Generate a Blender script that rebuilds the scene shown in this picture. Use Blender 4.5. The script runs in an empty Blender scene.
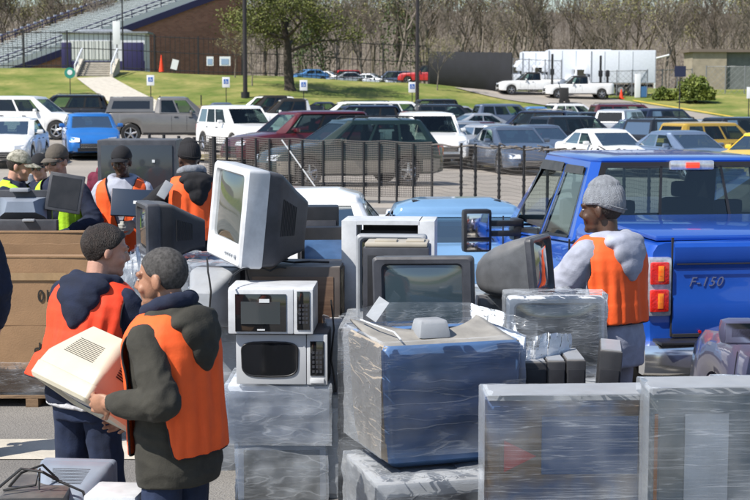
import bpy, bmesh, math, random
import numpy as np
from mathutils import Vector, Matrix, Euler, noise
R = math.radians
PI = math.pi
random.seed(7)
SC = bpy.context.scene
COL = SC.collection
H = 2.32
FPX = 1500.0
PITCH = math.atan(155 / FPX)

# ------------------------------------------------------------------ camera, world, sun
cam = bpy.data.cameras.new('camera'); camo = bpy.data.objects.new('camera', cam); COL.objects.link(camo)
cam.lens = 72; cam.sensor_width = 36; cam.clip_end = 4000; cam.clip_start = .1
camo.location = (0, 0, H); camo.rotation_euler = (PI / 2 - PITCH, 0, 0)
cam.dof.use_dof = True; cam.dof.focus_distance = 8.0; cam.dof.aperture_fstop = 9
SC.camera = camo
SC.view_settings.view_transform = 'Standard'; SC.view_settings.look = 'None'
SC.view_settings.exposure = 0.42; SC.view_settings.gamma = 1
SC.cycles.max_bounces = 8; SC.cycles.transparent_max_bounces = 24
wd = bpy.data.worlds.new('World'); SC.world = wd; wd.use_nodes = True
wn = wd.node_tree.nodes; wl = wd.node_tree.links
sky = wn.new('ShaderNodeTexSky'); sky.sky_type = 'NISHITA'; sky.sun_disc = False
SUN_EL, SUN_AZ = 50, -124      # azimuth measured from +Y towards +X of where the sun stands
sky.sun_elevation = R(SUN_EL); sky.sun_rotation = R(SUN_AZ)
sky.air_density = 1.0; sky.dust_density = .6; sky.ozone_density = 1.5
wl.new(sky.outputs[0], wn['Background'].inputs[0]); wn['Background'].inputs[1].default_value = .11
sl = bpy.data.lights.new('sun', 'SUN'); so = bpy.data.objects.new('sun', sl); COL.objects.link(so)
sl.energy = 5.0; sl.angle = R(.5); sl.color = (1, .95, .87)
sd = Vector((math.sin(R(SUN_AZ)) * math.cos(R(SUN_EL)), math.cos(R(SUN_AZ)) * math.cos(R(SUN_EL)), math.sin(R(SUN_EL))))
so.rotation_euler = sd.to_track_quat('Z', 'Y').to_euler()

def W(px, py, d):
    """the point of world depth d seen at a photograph pixel"""
    u = (px - 375) / FPX; v = (250 - py) / FPX
    c, s = math.cos(PITCH), math.sin(PITCH)
    t = d / (c + v * s)
    return Vector((u * t, d, H + (-s + v * c) * t))

# ------------------------------------------------------------------ materials
def nt(m): return m.node_tree.nodes, m.node_tree.links
def mat(name, col, rough=.6, metal=0., var=.0, vscale=6., bump=0., bscale=40., coat=0., spec=.5, emis=None, col2=None, stretch=None, dust=0., coatr=.05):
    m = bpy.data.materials.new(name); m.use_nodes = True
    n, l = nt(m); b = n['Principled BSDF']
    b.inputs['Base Color'].default_value = (*col, 1); b.inputs['Roughness'].default_value = rough
    b.inputs['Metallic'].default_value = metal; b.inputs['Coat Weight'].default_value = coat
    b.inputs['Coat Roughness'].default_value = coatr
    b.inputs['Specular IOR Level'].default_value = spec
    tc = None
    def coords():
        nonlocal tc
        if tc is None:
            tc = n.new('ShaderNodeTexCoord')
        if stretch:
            mp = n.new('ShaderNodeMapping'); mp.inputs['Scale'].default_value = stretch
            l.new(tc.outputs['Object'], mp.inputs[0]); return mp.outputs[0]
        return tc.outputs['Object']
    last = None
    if var > 0 or col2:
        t = n.new('ShaderNodeTexNoise'); t.inputs['Scale'].default_value = vscale; t.inputs['Detail'].default_value = 8; t.inputs['Roughness'].default_value = .62
        l.new(coords(), t.inputs['Vector'])
        r = n.new('ShaderNodeValToRGB'); r.color_ramp.elements[0].position = .36; r.color_ramp.elements[1].position = .66
        a = col; c2 = col2 if col2 else tuple(min(1, x * (1 + var)) for x in col)
        a = tuple(x * (1 - var) for x in col) if not col2 else col
        r.color_ramp.elements[0].color = (*a, 1); r.color_ramp.elements[1].color = (*c2, 1)
        l.new(t.outputs[0], r.inputs[0]); l.new(r.outputs[0], b.inputs['Base Color']); last = r.outputs[0]
        rr = n.new('ShaderNodeMapRange'); rr.inputs[3].default_value = max(.02, rough - .08); rr.inputs[4].default_value = min(1, rough + .1)
        l.new(t.outputs[0], rr.inputs[0]); l.new(rr.outputs[0], b.inputs['Roughness'])
    if dust > 0:
        g = n.new('ShaderNodeNewGeometry'); sx = n.new('ShaderNodeSeparateXYZ'); l.new(g.outputs['Normal'], sx.inputs[0])
        t2 = n.new('ShaderNodeTexNoise'); t2.inputs['Scale'].default_value = 14; t2.inputs['Detail'].default_value = 6
        l.new(coords(), t2.inputs['Vector'])
        mu = n.new('ShaderNodeMath'); mu.operation = 'MULTIPLY'; l.new(sx.outputs[2], mu.inputs[0]); l.new(t2.outputs[0], mu.inputs[1])
        mu2 = n.new('ShaderNodeMath'); mu2.operation = 'MULTIPLY'; mu2.use_clamp = True; mu2.inputs[1].default_value = dust * 1.6; l.new(mu.outputs[0], mu2.inputs[0])
        mx = n.new('ShaderNodeMix'); mx.data_type = 'RGBA'; l.new(mu2.outputs[0], mx.inputs[0])
        if last: l.new(last, mx.inputs[6])
        else: mx.inputs[6].default_value = (*col, 1)
        mx.inputs[7].default_value = (.34, .31, .27, 1); l.new(mx.outputs[2], b.inputs['Base Color'])
    if bump > 0:
        t = n.new('ShaderNodeTexNoise'); t.inputs['Scale'].default_value = bscale; t.inputs['Detail'].default_value = 6
        l.new(coords(), t.inputs['Vector'])
        bp = n.new('ShaderNodeBump'); bp.inputs['Strength'].default_value = bump; bp.inputs['Distance'].default_value = .02
        l.new(t.outputs[0], bp.inputs['Height']); l.new(bp.outputs[0], b.inputs['Normal'])
    if emis:
        b.inputs['Emission Color'].default_value = (*emis[0], 1); b.inputs['Emission Strength'].default_value = emis[1]
    return m

def glass(name, tint=(.6, .7, .68), fac=.35, rough=.03):
    """see-through pane: a tinted transparent sheet with a fresnel reflection"""
    m = bpy.data.materials.new(name); m.use_nodes = True; n, l = nt(m)
    n.remove(n['Principled BSDF'])
    o = n['Material Output']; tr = n.new('ShaderNodeBsdfTransparent'); tr.inputs[0].default_value = (*tint, 1)
    g = n.new('ShaderNodeBsdfGlossy'); g.inputs['Roughness'].default_value = rough; g.inputs[0].default_value = (.74, .78, .76, 1)
    f = n.new('ShaderNodeFresnel'); f.inputs[0].default_value = 1.5
    ma = n.new('ShaderNodeMath'); ma.operation = 'MULTIPLY_ADD'; ma.use_clamp = True; ma.inputs[1].default_value = .62; ma.inputs[2].default_value = fac
    l.new(f.outputs[0], ma.inputs[0])
    mx = n.new('ShaderNodeMixShader'); l.new(ma.outputs[0], mx.inputs[0]); l.new(tr.outputs[0], mx.inputs[1]); l.new(g.outputs[0], mx.inputs[2])
    l.new(mx.outputs[0], o.inputs[0]); return m

def film(name, base=.06, sheen=.22, line=.75, scale=(1.2, 1.2, 9), rot=(.3, .4, 0), tint=(.86, .92, 1.0), bump=.5, fine=3.0):
    """stretch film: clear sheet with a faint milky sheen, white crease lines and hard highlights"""
    m = bpy.data.materials.new(name); m.use_nodes = True; n, l = nt(m)
    b = n['Principled BSDF']; b.inputs['Base Color'].default_value = (*tint, 1); b.inputs['Roughness'].default_value = .14
    b.inputs['Specular IOR Level'].default_value = 1.0; b.inputs['Coat Weight'].default_value = .5
    tc = n.new('ShaderNodeTexCoord')
    def lines(sc_, rt, freq, width, dist):
        mp = n.new('ShaderNodeMapping'); mp.inputs['Scale'].default_value = sc_; mp.inputs['Rotation'].default_value = rt; l.new(tc.outputs['Object'], mp.inputs[0])
        t = n.new('ShaderNodeTexNoise'); t.inputs['Scale'].default_value = freq; t.inputs['Detail'].default_value = 3; t.inputs['Roughness'].default_value = .5; t.inputs['Distortion'].default_value = dist
        l.new(mp.outputs[0], t.inputs['Vector']); a = n.new('ShaderNodeMath'); a.operation = 'SUBTRACT'; a.inputs[1].default_value = .5; l.new(t.outputs[0], a.inputs[0])
        c = n.new('ShaderNodeMath'); c.operation = 'ABSOLUTE'; l.new(a.outputs[0], c.inputs[0])
        r = n.new('ShaderNodeMapRange'); r.inputs[1].default_value = 0; r.inputs[2].default_value = width; r.inputs[3].default_value = 1; r.inputs[4].default_value = 0; l.new(c.outputs[0], r.inputs[0]); return r.outputs[0]
    A = lines(scale, rot, 2.6, .018, .25); B = lines(tuple(x * 1.3 for x in scale), (-rot[0] * 1.4, rot[1] * 1.6, .4), fine * 1.3, .03, .4)
    s = n.new('ShaderNodeTexNoise'); s.inputs['Scale'].default_value = 3.5; s.inputs['Detail'].default_value = 3; l.new(tc.outputs['Object'], s.inputs['Vector'])
    k = n.new('ShaderNodeMapRange'); k.inputs[1].default_value = .42; k.inputs[2].default_value = .68; k.inputs[3].default_value = base; k.inputs[4].default_value = base + sheen; l.new(s.outputs[0], k.inputs[0])
    mxl = n.new('ShaderNodeMath'); mxl.operation = 'MAXIMUM'; bm_ = n.new('ShaderNodeMath'); bm_.operation = 'MULTIPLY'; bm_.inputs[1].default_value = .5; l.new(B, bm_.inputs[0]); l.new(A, mxl.inputs[0]); l.new(bm_.outputs[0], mxl.inputs[1])
    ad = n.new('ShaderNodeMath'); ad.operation = 'MULTIPLY_ADD'; ad.use_clamp = True; ad.inputs[1].default_value = line; l.new(mxl.outputs[0], ad.inputs[0]); l.new(k.outputs[0], ad.inputs[2])
    bp = n.new('ShaderNodeBump'); bp.inputs['Strength'].default_value = bump; bp.inputs['Distance'].default_value = .012; l.new(mxl.outputs[0], bp.inputs['Height'])
    bp2 = n.new('ShaderNodeBump'); bp2.inputs['Strength'].default_value = bump * .8; bp2.inputs['Distance'].default_value = .05; l.new(s.outputs[0], bp2.inputs['Height']); l.new(bp2.outputs[0], bp.inputs['Normal'])
    l.new(bp.outputs[0], b.inputs['Normal'])
    fr = n.new('ShaderNodeFresnel'); fr.inputs[0].default_value = 1.5; l.new(bp.outputs[0], fr.inputs['Normal'])
    fm = n.new('ShaderNodeMath'); fm.operation = 'MAXIMUM'; l.new(fr.outputs[0], fm.inputs[0]); l.new(ad.outputs[0], fm.inputs[1])
    tr = n.new('ShaderNodeBsdfTransparent'); mx = n.new('ShaderNodeMixShader')
    l.new(fm.outputs[0], mx.inputs[0]); l.new(tr.outputs[0], mx.inputs[1]); l.new(b.outputs[0], mx.inputs[2])
    l.new(mx.outputs[0], n['Material Output'].inputs[0]); return m

def paint(name, col, metal=.0, rough=.35):
    m = mat(name, col, rough=rough, metal=metal, coat=.8, var=.06, vscale=2, spec=.5, coatr=.04)
    n, l = nt(m); g = n.new('ShaderNodeNewGeometry'); d = n.new('ShaderNodeBsdfDiffuse'); d.inputs[0].default_value = (.03, .03, .032, 1)   # cabin lining on the inner side
    x = n.new('ShaderNodeMixShader'); l.new(g.outputs['Backfacing'], x.inputs[0]); l.new(n['Principled BSDF'].outputs[0], x.inputs[1]); l.new(d.outputs[0], x.inputs[2]); l.new(x.outputs[0], n['Material Output'].inputs[0])
    return m

M = {}
M['rubber'] = mat('tyre_rubber', (.018, .018, .019), .8, var=.3, vscale=10)
M['rim'] = mat('alloy', (.5, .5, .52), .3, .9)
M['black'] = mat('black_plastic', (.018, .018, .021), .38, var=.25, vscale=8, bump=.08, bscale=300)
M['blackdust'] = mat('dusty_black_plastic', (.02, .021, .026), .42, var=.25, vscale=8, bump=.1, bscale=250, dust=.35)
M['dark'] = mat('dark_interior', (.02, .02, .022), .8)
M['glassd'] = glass('tinted_glass', (.10, .12, .13), .06)
M['glassm'] = glass('windscreen_glass', (.50, .62, .56), .05)
M['glassl'] = glass('clear_glass', (.75, .88, .85), .13)
M['chrome'] = mat('chrome', (.75, .75, .76), .08, 1.)
M['lampc'] = mat('headlamp_lens', (.7, .73, .76), .08, .3, coat=1)
M['lampr'] = mat('tail_lamp_red', (.45, .012, .012), .15, coat=1)
M['plate'] = mat('number_plate', (.6, .62, .66), .5)
M['cream'] = mat('cream_plastic', (.53, .49, .385), .42, var=.06, vscale=5, bump=.05, bscale=200, dust=.1)
M['white_pl'] = mat('white_plastic', (.60, .62, .65), .4, var=.12, vscale=9, dust=.15, bump=.05, bscale=200)
M['grey_pl'] = mat('grey_plastic', (.30, .32, .35), .42, var=.12, vscale=6, dust=.25, bump=.08, bscale=220)
M['pale_pl'] = mat('pale_blue_grey_plastic', (.62, .68, .78), .4, var=.08, vscale=4, dust=.1)
M['midgrey_pl'] = mat('mid_grey_plastic', (.10, .105, .115), .4, var=.25, vscale=6, dust=.3, bump=.08, bscale=220)
M['glassn'] = glass('pale_window_glass', (.82, .95, .88), .42)
M['silver_pl'] = mat('silver_plastic', (.45, .46, .48), .35, .35, var=.08, vscale=5)
M['char_pl'] = mat('charcoal_plastic', (.045, .048, .06), .45, var=.25, vscale=7, dust=.2, bump=.1, bscale=220)
M['screen'] = mat('tube_glass', (.035, .05, .05), .06, coat=1, spec=.8)
M['screen_b'] = mat('tube_glass_grey', (.035, .055, .07), .08, coat=1, spec=.8)
M['wood'] = mat('wood_veneer', (.10, .055, .035), .45, col2=(.18, .11, .07), vscale=3, stretch=(1, 1, 14), dust=.4)
M['brownbox'] = mat('brown_vinyl', (.085, .068, .062), .5, var=.2, vscale=5, dust=.7)
M['tan'] = mat('tan_board', (.36, .29, .21), .65, var=.18, vscale=7, bump=.1)
M['navy'] = mat('navy_panel', (.075, .16, .34), .35, var=.25, vscale=3, stretch=(1, 1, 3), coat=.3)
M['tan_pl'] = mat('beige_plastic', (.42, .38, .31), .5, var=.1, vscale=5, dust=.2)
M['card'] = mat('cardboard', (.30, .18, .095), .8, var=.10, vscale=4, bump=.12, bscale=90)
M['pallet'] = mat('pallet_wood', (.22, .14, .08), .8, var=.35, vscale=6, stretch=(1, 6, 6), bump=.3)
M['film'] = film('stretch_film', .04, .16, .12, bump=.25)
M['film2'] = film('stretch_film_thick', .08, .30, .12, (.8, .8, 3.2), (.5, .6, .2), bump=.10)
M['film4'] = film('stretch_film_smooth', .03, .10, .09, (.5, .5, 3), (.25, .35, 0), bump=.2)
M['film3'] = film('stretch_film_clear', .03, .15, .16, (.5, .5, 18), (.03, .04, 0), bump=.25, fine=2.2)
M['cable'] = mat('cable_rubber', (.015, .015, .016), .5)
M['orange'] = mat('safety_orange', (.93, .115, .018), .72, var=.12, vscale=5, bump=.08, bscale=40)
M['red_or'] = mat('safety_orange_red', (.85, .058, .014), .72, var=.12, vscale=5, bump=.08, bscale=40)
M['lime'] = mat('safety_lime', (.46, .80, .03), .7, var=.1, vscale=5, bump=.2)
M['trim'] = mat('binding', (.012, .012, .014), .8)
M['khaki'] = mat('dark_olive_fleece', (.036, .034, .027), .92, var=.25, vscale=9, bump=.12, bscale=140)
M['navyc'] = mat('navy_fleece', (.010, .016, .040), .92, var=.25, vscale=9, bump=.12, bscale=140)
M['greyc'] = mat('grey_fleece', (.34, .36, .44), .92, var=.16, vscale=9, bump=.12, bscale=140)
M['greyk'] = mat('grey_knit', (.30, .32, .36), .95, var=.2, vscale=14, bump=.8, bscale=120, stretch=(3, 3, 1))
M['blackc'] = mat('black_cloth', (.011, .011, .014), .9, var=.3, vscale=8, bump=.12, bscale=120)
M['jeans'] = mat('denim', (.014, .024, .060), .9, var=.35, vscale=6, bump=.1, bscale=160)
M['white_c'] = mat('white_cloth', (.62, .62, .65), .9, var=.08, bump=.3)
M['maroonc'] = mat('maroon_cloth', (.13, .012, .035), .9, var=.2, bump=.3)
M['camo'] = mat('camouflage_cloth', (.10, .10, .07), .9, col2=(.42, .40, .34), vscale=28, bump=.3)
M['brownc'] = mat('brown_cap_cloth', (.10, .085, .07), .9, var=.2, bump=.3)
M['shoe'] = mat('shoe_leather', (.02, .018, .016), .6)
M['skin_a'] = mat('skin_tan', (.34, .17, .105), .5, var=.12, vscale=18, bump=.08, bscale=160)
M['skin_b'] = mat('skin_light', (.48, .26, .19), .5, var=.12, vscale=18, bump=.08, bscale=160)
M['skin_d'] = mat('skin_dark', (.075, .038, .024), .45, var=.15, vscale=18, bump=.08, bscale=160)
M['glove'] = mat('grey_work_glove', (.36, .36, .34), .9, var=.2, vscale=20, bump=.3)
M['hair_g'] = mat('cropped_grey_hair', (.028, .026, .025), .85, col2=(.085, .08, .078), vscale=70, bump=.12, bscale=500)
M['hair_b'] = mat('dark_brown_hair', (.022, .014, .011), .6, var=.5, vscale=60, bump=.7, bscale=220, stretch=(1, 1, .3))
M['eyew'] = mat('eye', (.34, .31, .29), .3); M['eyed'] = mat('iris', (.01, .008, .007), .2)

# ------------------------------------------------------------------ mesh helpers
class MB:
    """collects shapes for ONE mesh"""
    def __init__(s): s.bm = bmesh.new()
    def _xf(s, vs, m):
        if m is not None:
            for v in vs: v.co = m @ v.co
        return vs
    def box(s, c, sz, m=None, mi=0, taper=(1, 1), bev=0.):
        sx, sy, sz_ = sz[0] / 2, sz[1] / 2, sz[2] / 2; vs = []
        for dz, k in ((-1, (1, 1)), (1, taper)):
            for dx, dy in ((-1, -1), (1, -1), (1, 1), (-1, 1)):
                vs.append(s.bm.verts.new((c[0] + dx * sx * k[0], c[1] + dy * sy * k[1], c[2] + dz * sz_)))
        fs = [s.bm.faces.new([vs[i] for i in q]) for q in ((3, 2, 1, 0), (4, 5, 6, 7), (0, 1, 5, 4), (1, 2, 6, 5), (2, 3, 7, 6), (3, 0, 4, 7))]
        for f in fs: f.material_index = mi
        if bev > 0:
            es = list({e for f in fs for e in f.edges})
            r = bmesh.ops.bevel(s.bm, geom=es, offset=bev, segments=2, profile=.6, affect='EDGES', clamp_overlap=True)
            vs = list({v for f in r['faces'] for v in f.verts} | {v for v in vs if v.is_valid})
            for f in r['faces']: f.material_index = mi
        return s._xf(vs, m)
    def loft(s, rings, mi=0, caps=True, closed=True, smooth=True):
        vr = [[s.bm.verts.new(p) for p in r] for r in rings]; n = len(vr[0]); out = []
        for a, b in zip(vr, vr[1:]):
            for i in range(n if closed else n - 1):
                j = (i + 1) % n
                try: f = s.bm.faces.new((a[i], a[j], b[j], b[i]))
                except ValueError: continue
                f.material_index = mi; f.smooth = smooth; out.append(f)
        if caps and closed:
            for r in (vr[0][::-1], vr[-1]):
                try: f = s.bm.faces.new(r); f.material_index = mi; out.append(f)
                except ValueError: pass
        return [v for r in vr for v in r]
    def tube(s, pts, r, n=8, mi=0, caps=True):
        pts = [Vector(p) for p in pts]; rs = r if hasattr(r, '__len__') else [r] * len(pts)
        rings = []; up = Vector((0, 0, 1))
        for i, p in enumerate(pts):
            t = (pts[min(i + 1, len(pts) - 1)] - pts[max(i - 1, 0)])
            if t.length < 1e-9: t = Vector((0, 0, 1))
            t.normalize()
            if i == 0:
                a = t.cross(up) if abs(t.dot(up)) < .95 else t.cross(Vector((1, 0, 0)))
            else:
                a = a - t * a.dot(t)
            a.normalize(); b = t.cross(a)
            rings.append([p + (a * math.cos(2 * PI * k / n) + b * math.sin(2 * PI * k / n)) * rs[i] for k in range(n)])
        return s.loft(rings, mi, caps)
    def disc(s, c, r, ax, h, n=20, mi=0):
        c = Vector(c); ax = Vector(ax).normalized()
        return s.tube([c - ax * h / 2, c + ax * h / 2], r, n, mi)
    def quad(s, pts, mi=0):
        vs = [s.bm.verts.new(p) for p in pts]; f = s.bm.faces.new(vs); f.material_index = mi; return vs
    def prism(s, pts2, y0, y1, f=None, mi=0):
        """polygon of (x,z) points extruded from y0 to y1"""
        a = [s.bm.verts.new((p[0], y0, p[1])) for p in pts2]; b = [s.bm.verts.new((p[0], y1, p[1])) for p in pts2]
        n = len(a); fs = [s.bm.faces.new(a), s.bm.faces.new(b[::-1])]
        for i in range(n): fs.append(s.bm.faces.new((a[i], b[i], b[(i + 1) % n], a[(i + 1) % n])))
        for q in fs: q.material_index = mi
        if f:
            for v in a + b: v.co = f(v.co)
        return a + b
    def panel(s, q, u0, u1, v0, v1, off=.004, th=.0, mi=0, nu=1, nv=1):
        """thin panel inside bilinear quad q = (bl, br, tr, tl)"""
        bl, br, tr, tl = [Vector(x) for x in q]; nrm = (br - bl).cross(tl - bl).normalized()
        P = lambda u, v: (bl * (1 - u) + br * u) * (1 - v) + (tl * (1 - u) + tr * u) * v + nrm * off
        g = [[s.bm.verts.new(P(u0 + (u1 - u0) * i / nu, v0 + (v1 - v0) * j / nv)) for i in range(nu + 1)] for j in range(nv + 1)]
        for j in range(nv):
            for i in range(nu):
                f = s.bm.faces.new((g[j][i], g[j][i + 1], g[j + 1][i + 1], g[j + 1][i])); f.material_index = mi
    def mesh(s, name, mats, sharp=35, recalc=True):
        if recalc: bmesh.ops.recalc_face_normals(s.bm, faces=s.bm.faces)
        me = bpy.data.meshes.new(name); s.bm.to_mesh(me); s.bm.free()
        for m in (mats if isinstance(mats, (list, tuple)) else [mats]): me.materials.append(m)
        if sharp:
            me.polygons.foreach_set('use_smooth', [True] * len(me.polygons))
            me.set_sharp_from_angle(angle=R(sharp))
        return me
    def build(s, name, mats, parent=None, sharp=35, loc=None, rot=None, recalc=True):
        return link(name, s.mesh(name, mats, sharp, recalc), parent, loc, rot)

def link(name, me, parent=None, loc=None, rot=None):
    o = bpy.data.objects.new(name, me); COL.objects.link(o)
    if parent: o.parent = parent
    if loc is not None: o.location = loc
    if rot is not None: o.rotation_euler = rot
    return o
def tag(o, label=None, cat=None, group=None, kind=None):
    if label and len(label.split()) > 16: print('LONG', len(label.split()), label)
    if label: o['label'] = label
    if cat: o['category'] = cat
    if group: o['group'] = group
    if kind: o['kind'] = kind
    return o
def thing(name, label, cat, loc=(0, 0, 0), rz=0, group=None, rot=None, scale=None):
    o = bpy.data.objects.new(name, None); COL.objects.link(o); o.location = loc
    o.rotation_euler = rot if rot else (0, 0, rz); o.empty_display_size = .2
    if scale: o.scale = (scale,) * 3
    return tag(o, label, cat, group)

# ------------------------------------------------------------------ terrain
TD = [0, 28, 45, 62, 80, 106, 112, 130, 150, 220, 600]
TX = [-200, 50, 250, 400, 520, 620, 750, 950]
TZ = [[0, 0, .15, .50, .70, 1.0, 1.8, 4.60, 4.8, 5.0, 5],
      [0, 0, .15, .50, .60, .80, 1.7, 4.65, 4.8, 5.0, 5],
      [0, 0, .05, .25, .30, .60, 2.1, 4.00, 4.2, 4.3, 5],
      [0, 0, .00, .00, .10, .40, 1.2, 3.40, 3.5, 3.5, 5],
      [0, 0, -.1, -.3, -.1, .30, .70, 2.50, 3.0, 3.2, 5],
      [0, 0, -.2, -.4, -.1, .30, .50, 2.30, 3.0, 3.0, 5],
      [0, 0, -.25, -.6, -.3, .30, .50, 2.30, 3.0, 3.0, 5],
      [0, 0, -.25, -.7, -.5, .00, .30, 2.30, 3.0, 3.0, 5]]
TZ = np.array(TZ)
def gz(x, y):
    if y <= 20: return 0.
    px = min(max(375 + FPX * x / y, TX[0]), TX[-1]); d = min(y, TD[-1])
    j = int(np.searchsorted(TX, px)) - 1; j = min(max(j, 0), len(TX) - 2)
    t = (px - TX[j]) / (TX[j + 1] - TX[j]); t = t * t * (3 - 2 * t)
    a = np.interp(d, TD, TZ[j]); b = np.interp(d, TD, TZ[j + 1])
    return float(a * (1 - t) + b * t)
def G(px, d, dz=0.):
    x = (px - 375) / FPX * d
    return Vector((x, d, gz(x, d) + dz))
def sheet(name, fn, nu, nv, m, dz, kind='structure', label=None):
    """a ground patch that follows the terrain: fn(u,v) gives (x,y)"""
    vs = []; fs = []
    for j in range(nv + 1):
        for i in range(nu + 1):
            x, y = fn(i / nu, j / nv); vs.append((x, y, gz(x, y) + dz))
    for j in range(nv):
        for i in range(nu):
            a = j * (nu + 1) + i; fs.append((a, a + 1, a + nu + 2, a + nu + 1))
    me = bpy.data.meshes.new(name); me.from_pydata(vs, [], fs); me.materials.append(m)
    me.polygons.foreach_set('use_smooth', [True] * len(fs))
    o = link(name, me); o['kind'] = kind; return o

def ground_mat(name, c1, c2, s1, c3=None, s2=120, bump=.3, rough=.9, c3w=.5):
    m = bpy.data.materials.new(name); m.use_nodes = True; n, l = nt(m); b = n['Principled BSDF']; b.inputs['Roughness'].default_value = rough
    b.inputs['Specular IOR Level'].default_value = .25
    tc = n.new('ShaderNodeTexCoord')
    t = n.new('ShaderNodeTexNoise'); t.inputs['Scale'].default_value = s1; t.inputs['Detail'].default_value = 7; l.new(tc.outputs['Object'], t.inputs[0])
    r = n.new('ShaderNodeValToRGB'); r.color_ramp.elements[0].position = .38; r.color_ramp.elements[1].position = .64
    r.color_ramp.elements[0].color = (*c1, 1); r.color_ramp.elements[1].color = (*c2, 1); l.new(t.outputs[0], r.inputs[0])
    t2 = n.new('ShaderNodeTexNoise'); t2.inputs['Scale'].default_value = s2; t2.inputs['Detail'].default_value = 3; l.new(tc.outputs['Object'], t2.inputs[0])
    r2 = n.new('ShaderNodeValToRGB'); r2.color_ramp.elements[0].position = .45; r2.color_ramp.elements[1].position = .62
    l.new(t2.outputs[0], r2.inputs[0])
    mx = n.new('ShaderNodeMix'); mx.data_type = 'RGBA'; ml = n.new('ShaderNodeMath'); ml.operation = 'MULTIPLY'; ml.inputs[1].default_value = c3w
    l.new(r2.outputs[0], ml.inputs[0]); l.new(ml.outputs[0], mx.inputs[0]); l.new(r.outputs[0], mx.inputs[6]); mx.inputs[7].default_value = (*(c3 or c2), 1)
    l.new(mx.outputs[2], b.inputs['Base Color'])
    bp = n.new('ShaderNodeBump'); bp.inputs['Strength'].default_value = bump; bp.inputs['Distance'].default_value = .02
    l.new(t2.outputs[0], bp.inputs['Height']); l.new(bp.outputs[0], b.inputs['Normal']); return m
M['grass'] = ground_mat('spring_grass', (.095, .14, .022), (.30, .27, .09), .3, (.16, .19, .04), 2.2, 1.0, c3w=.8)
M['asphalt'] = ground_mat('worn_asphalt', (.19, .18, .17), (.27, .255, .235), .5, (.09, .09, .09), 90, .5)
M['lot'] = ground_mat('lot_asphalt', (.27, .245, .215), (.37, .33, .29), .25, (.22, .21, .19), 20, .3)
M['concrete'] = mat('pale_concrete', (.50, .46, .39), .85, var=.12, vscale=3, bump=.2)
M['dirt'] = ground_mat('bare_verge', (.16, .12, .07), (.27, .21, .12), .5, (.13, .15, .04), 5, .5)
M['yellow'] = mat('yellow_kerb_paint', (.62, .42, .05), .7, var=.15, vscale=2)

xs = list(np.arange(-170, 171, 2.0)); ys = list(np.concatenate([np.arange(-40, 20, 5), np.arange(20, 170, 1.5), np.arange(170, 700, 20)]))
vs = [(x, y, gz(x, y)) for y in ys for x in xs]; nx = len(xs)
fs = [(j * nx + i, j * nx + i + 1, (j + 1) * nx + i + 1, (j + 1) * nx + i) for j in range(len(ys) - 1) for i in range(nx - 1)]
# skirt out to the horizon
b0 = len(vs); vs += [(-3000, -3000, -3), (3000, -3000, -3), (3000, 3000, -3), (-3000, 3000, -3)]; fs.append((b0, b0 + 1, b0 + 2, b0 + 3))
me = bpy.data.meshes.new('ground'); me.from_pydata(vs, [], fs); me.materials.append(M['grass'])
me.polygons.foreach_set('use_smooth', [True] * len(fs)); g = link('ground', me); g['kind'] = 'structure'
sheet('parking_lot', lambda u, v: (-90 + 190 * u, -25 + (106 + 25) * v), 150, 130, M['lot'], .03)
sheet('near_asphalt', lambda u, v: (-20 + 40 * u, -12 + (30.5 + 12) * v), 10, 10, M['asphalt'], .036)
sheet('verge', lambda u, v: (-60 + 120 * u, 49.2 + 3.4 * v), 120, 4, M['dirt'], .10)
sheet('concrete_strip', lambda u, v: (-20 + 26 * u, 9.25 + .55 * v), 2, 1, M['concrete'], .042)
sheet('dirt_bank', lambda u, v: (-60 + 82 * u, 105.6 + 4.2 * v), 60, 4, M['dirt'], .05)
# footpath from the steps, and the drive on the right
def strip(p0, p1, w0, w1, n=24):
    p0, p1 = Vector(p0).to_2d(), Vector(p1).to_2d(); t = (p1 - p0).normalized(); nn = Vector((-t.y, t.x))
    return lambda u, v: tuple(p0.lerp(p1, v) + nn * (u - .5) * (w0 + (w1 - w0) * v))
sheet('footpath', strip(G(96, 124.5), G(150, 107), 2.9, 3.4), 3, 20, M['concrete'], .08)
def driveline(v):
    a, b, c = G(505, 132).to_2d(), G(600, 121).to_2d(), G(770, 104).to_2d()
    return a * (1 - v) ** 2 + b * 2 * v * (1 - v) + c * v * v
def drive(u, v):
    p = driveline(v); q = driveline(min(1, v + .01)) - driveline(max(0, v - .01)); q.normalize(); nn = Vector((-q.y, q.x))
    return tuple(p + nn * (u - .5) * (11 - 5.5 * v))
sheet('drive', drive, 6, 40, M['lot'], .07)
def kerbf(u, v):
    p = Vector(drive(1, .42 + .58 * v)); return (p.x, p.y + .1 + .9 * u)
sheet('yellow_kerb', kerbf, 1, 40, M['yellow'], .16)
# low kerb in front of the verge, across the lot
sheet('kerb', lambda u, v: (-60 + 120 * u, 48.9 + .28 * v), 60, 1, M['concrete'], .14)
# ------------------------------------------------------------------ cars
class Rec:
    def __init__(s): s.p = []
    def add(s, name, me, parent=-1, loc=(0, 0, 0), paint=False):
        s.p.append((name, me, parent, loc, paint)); return len(s.p) - 1

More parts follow.
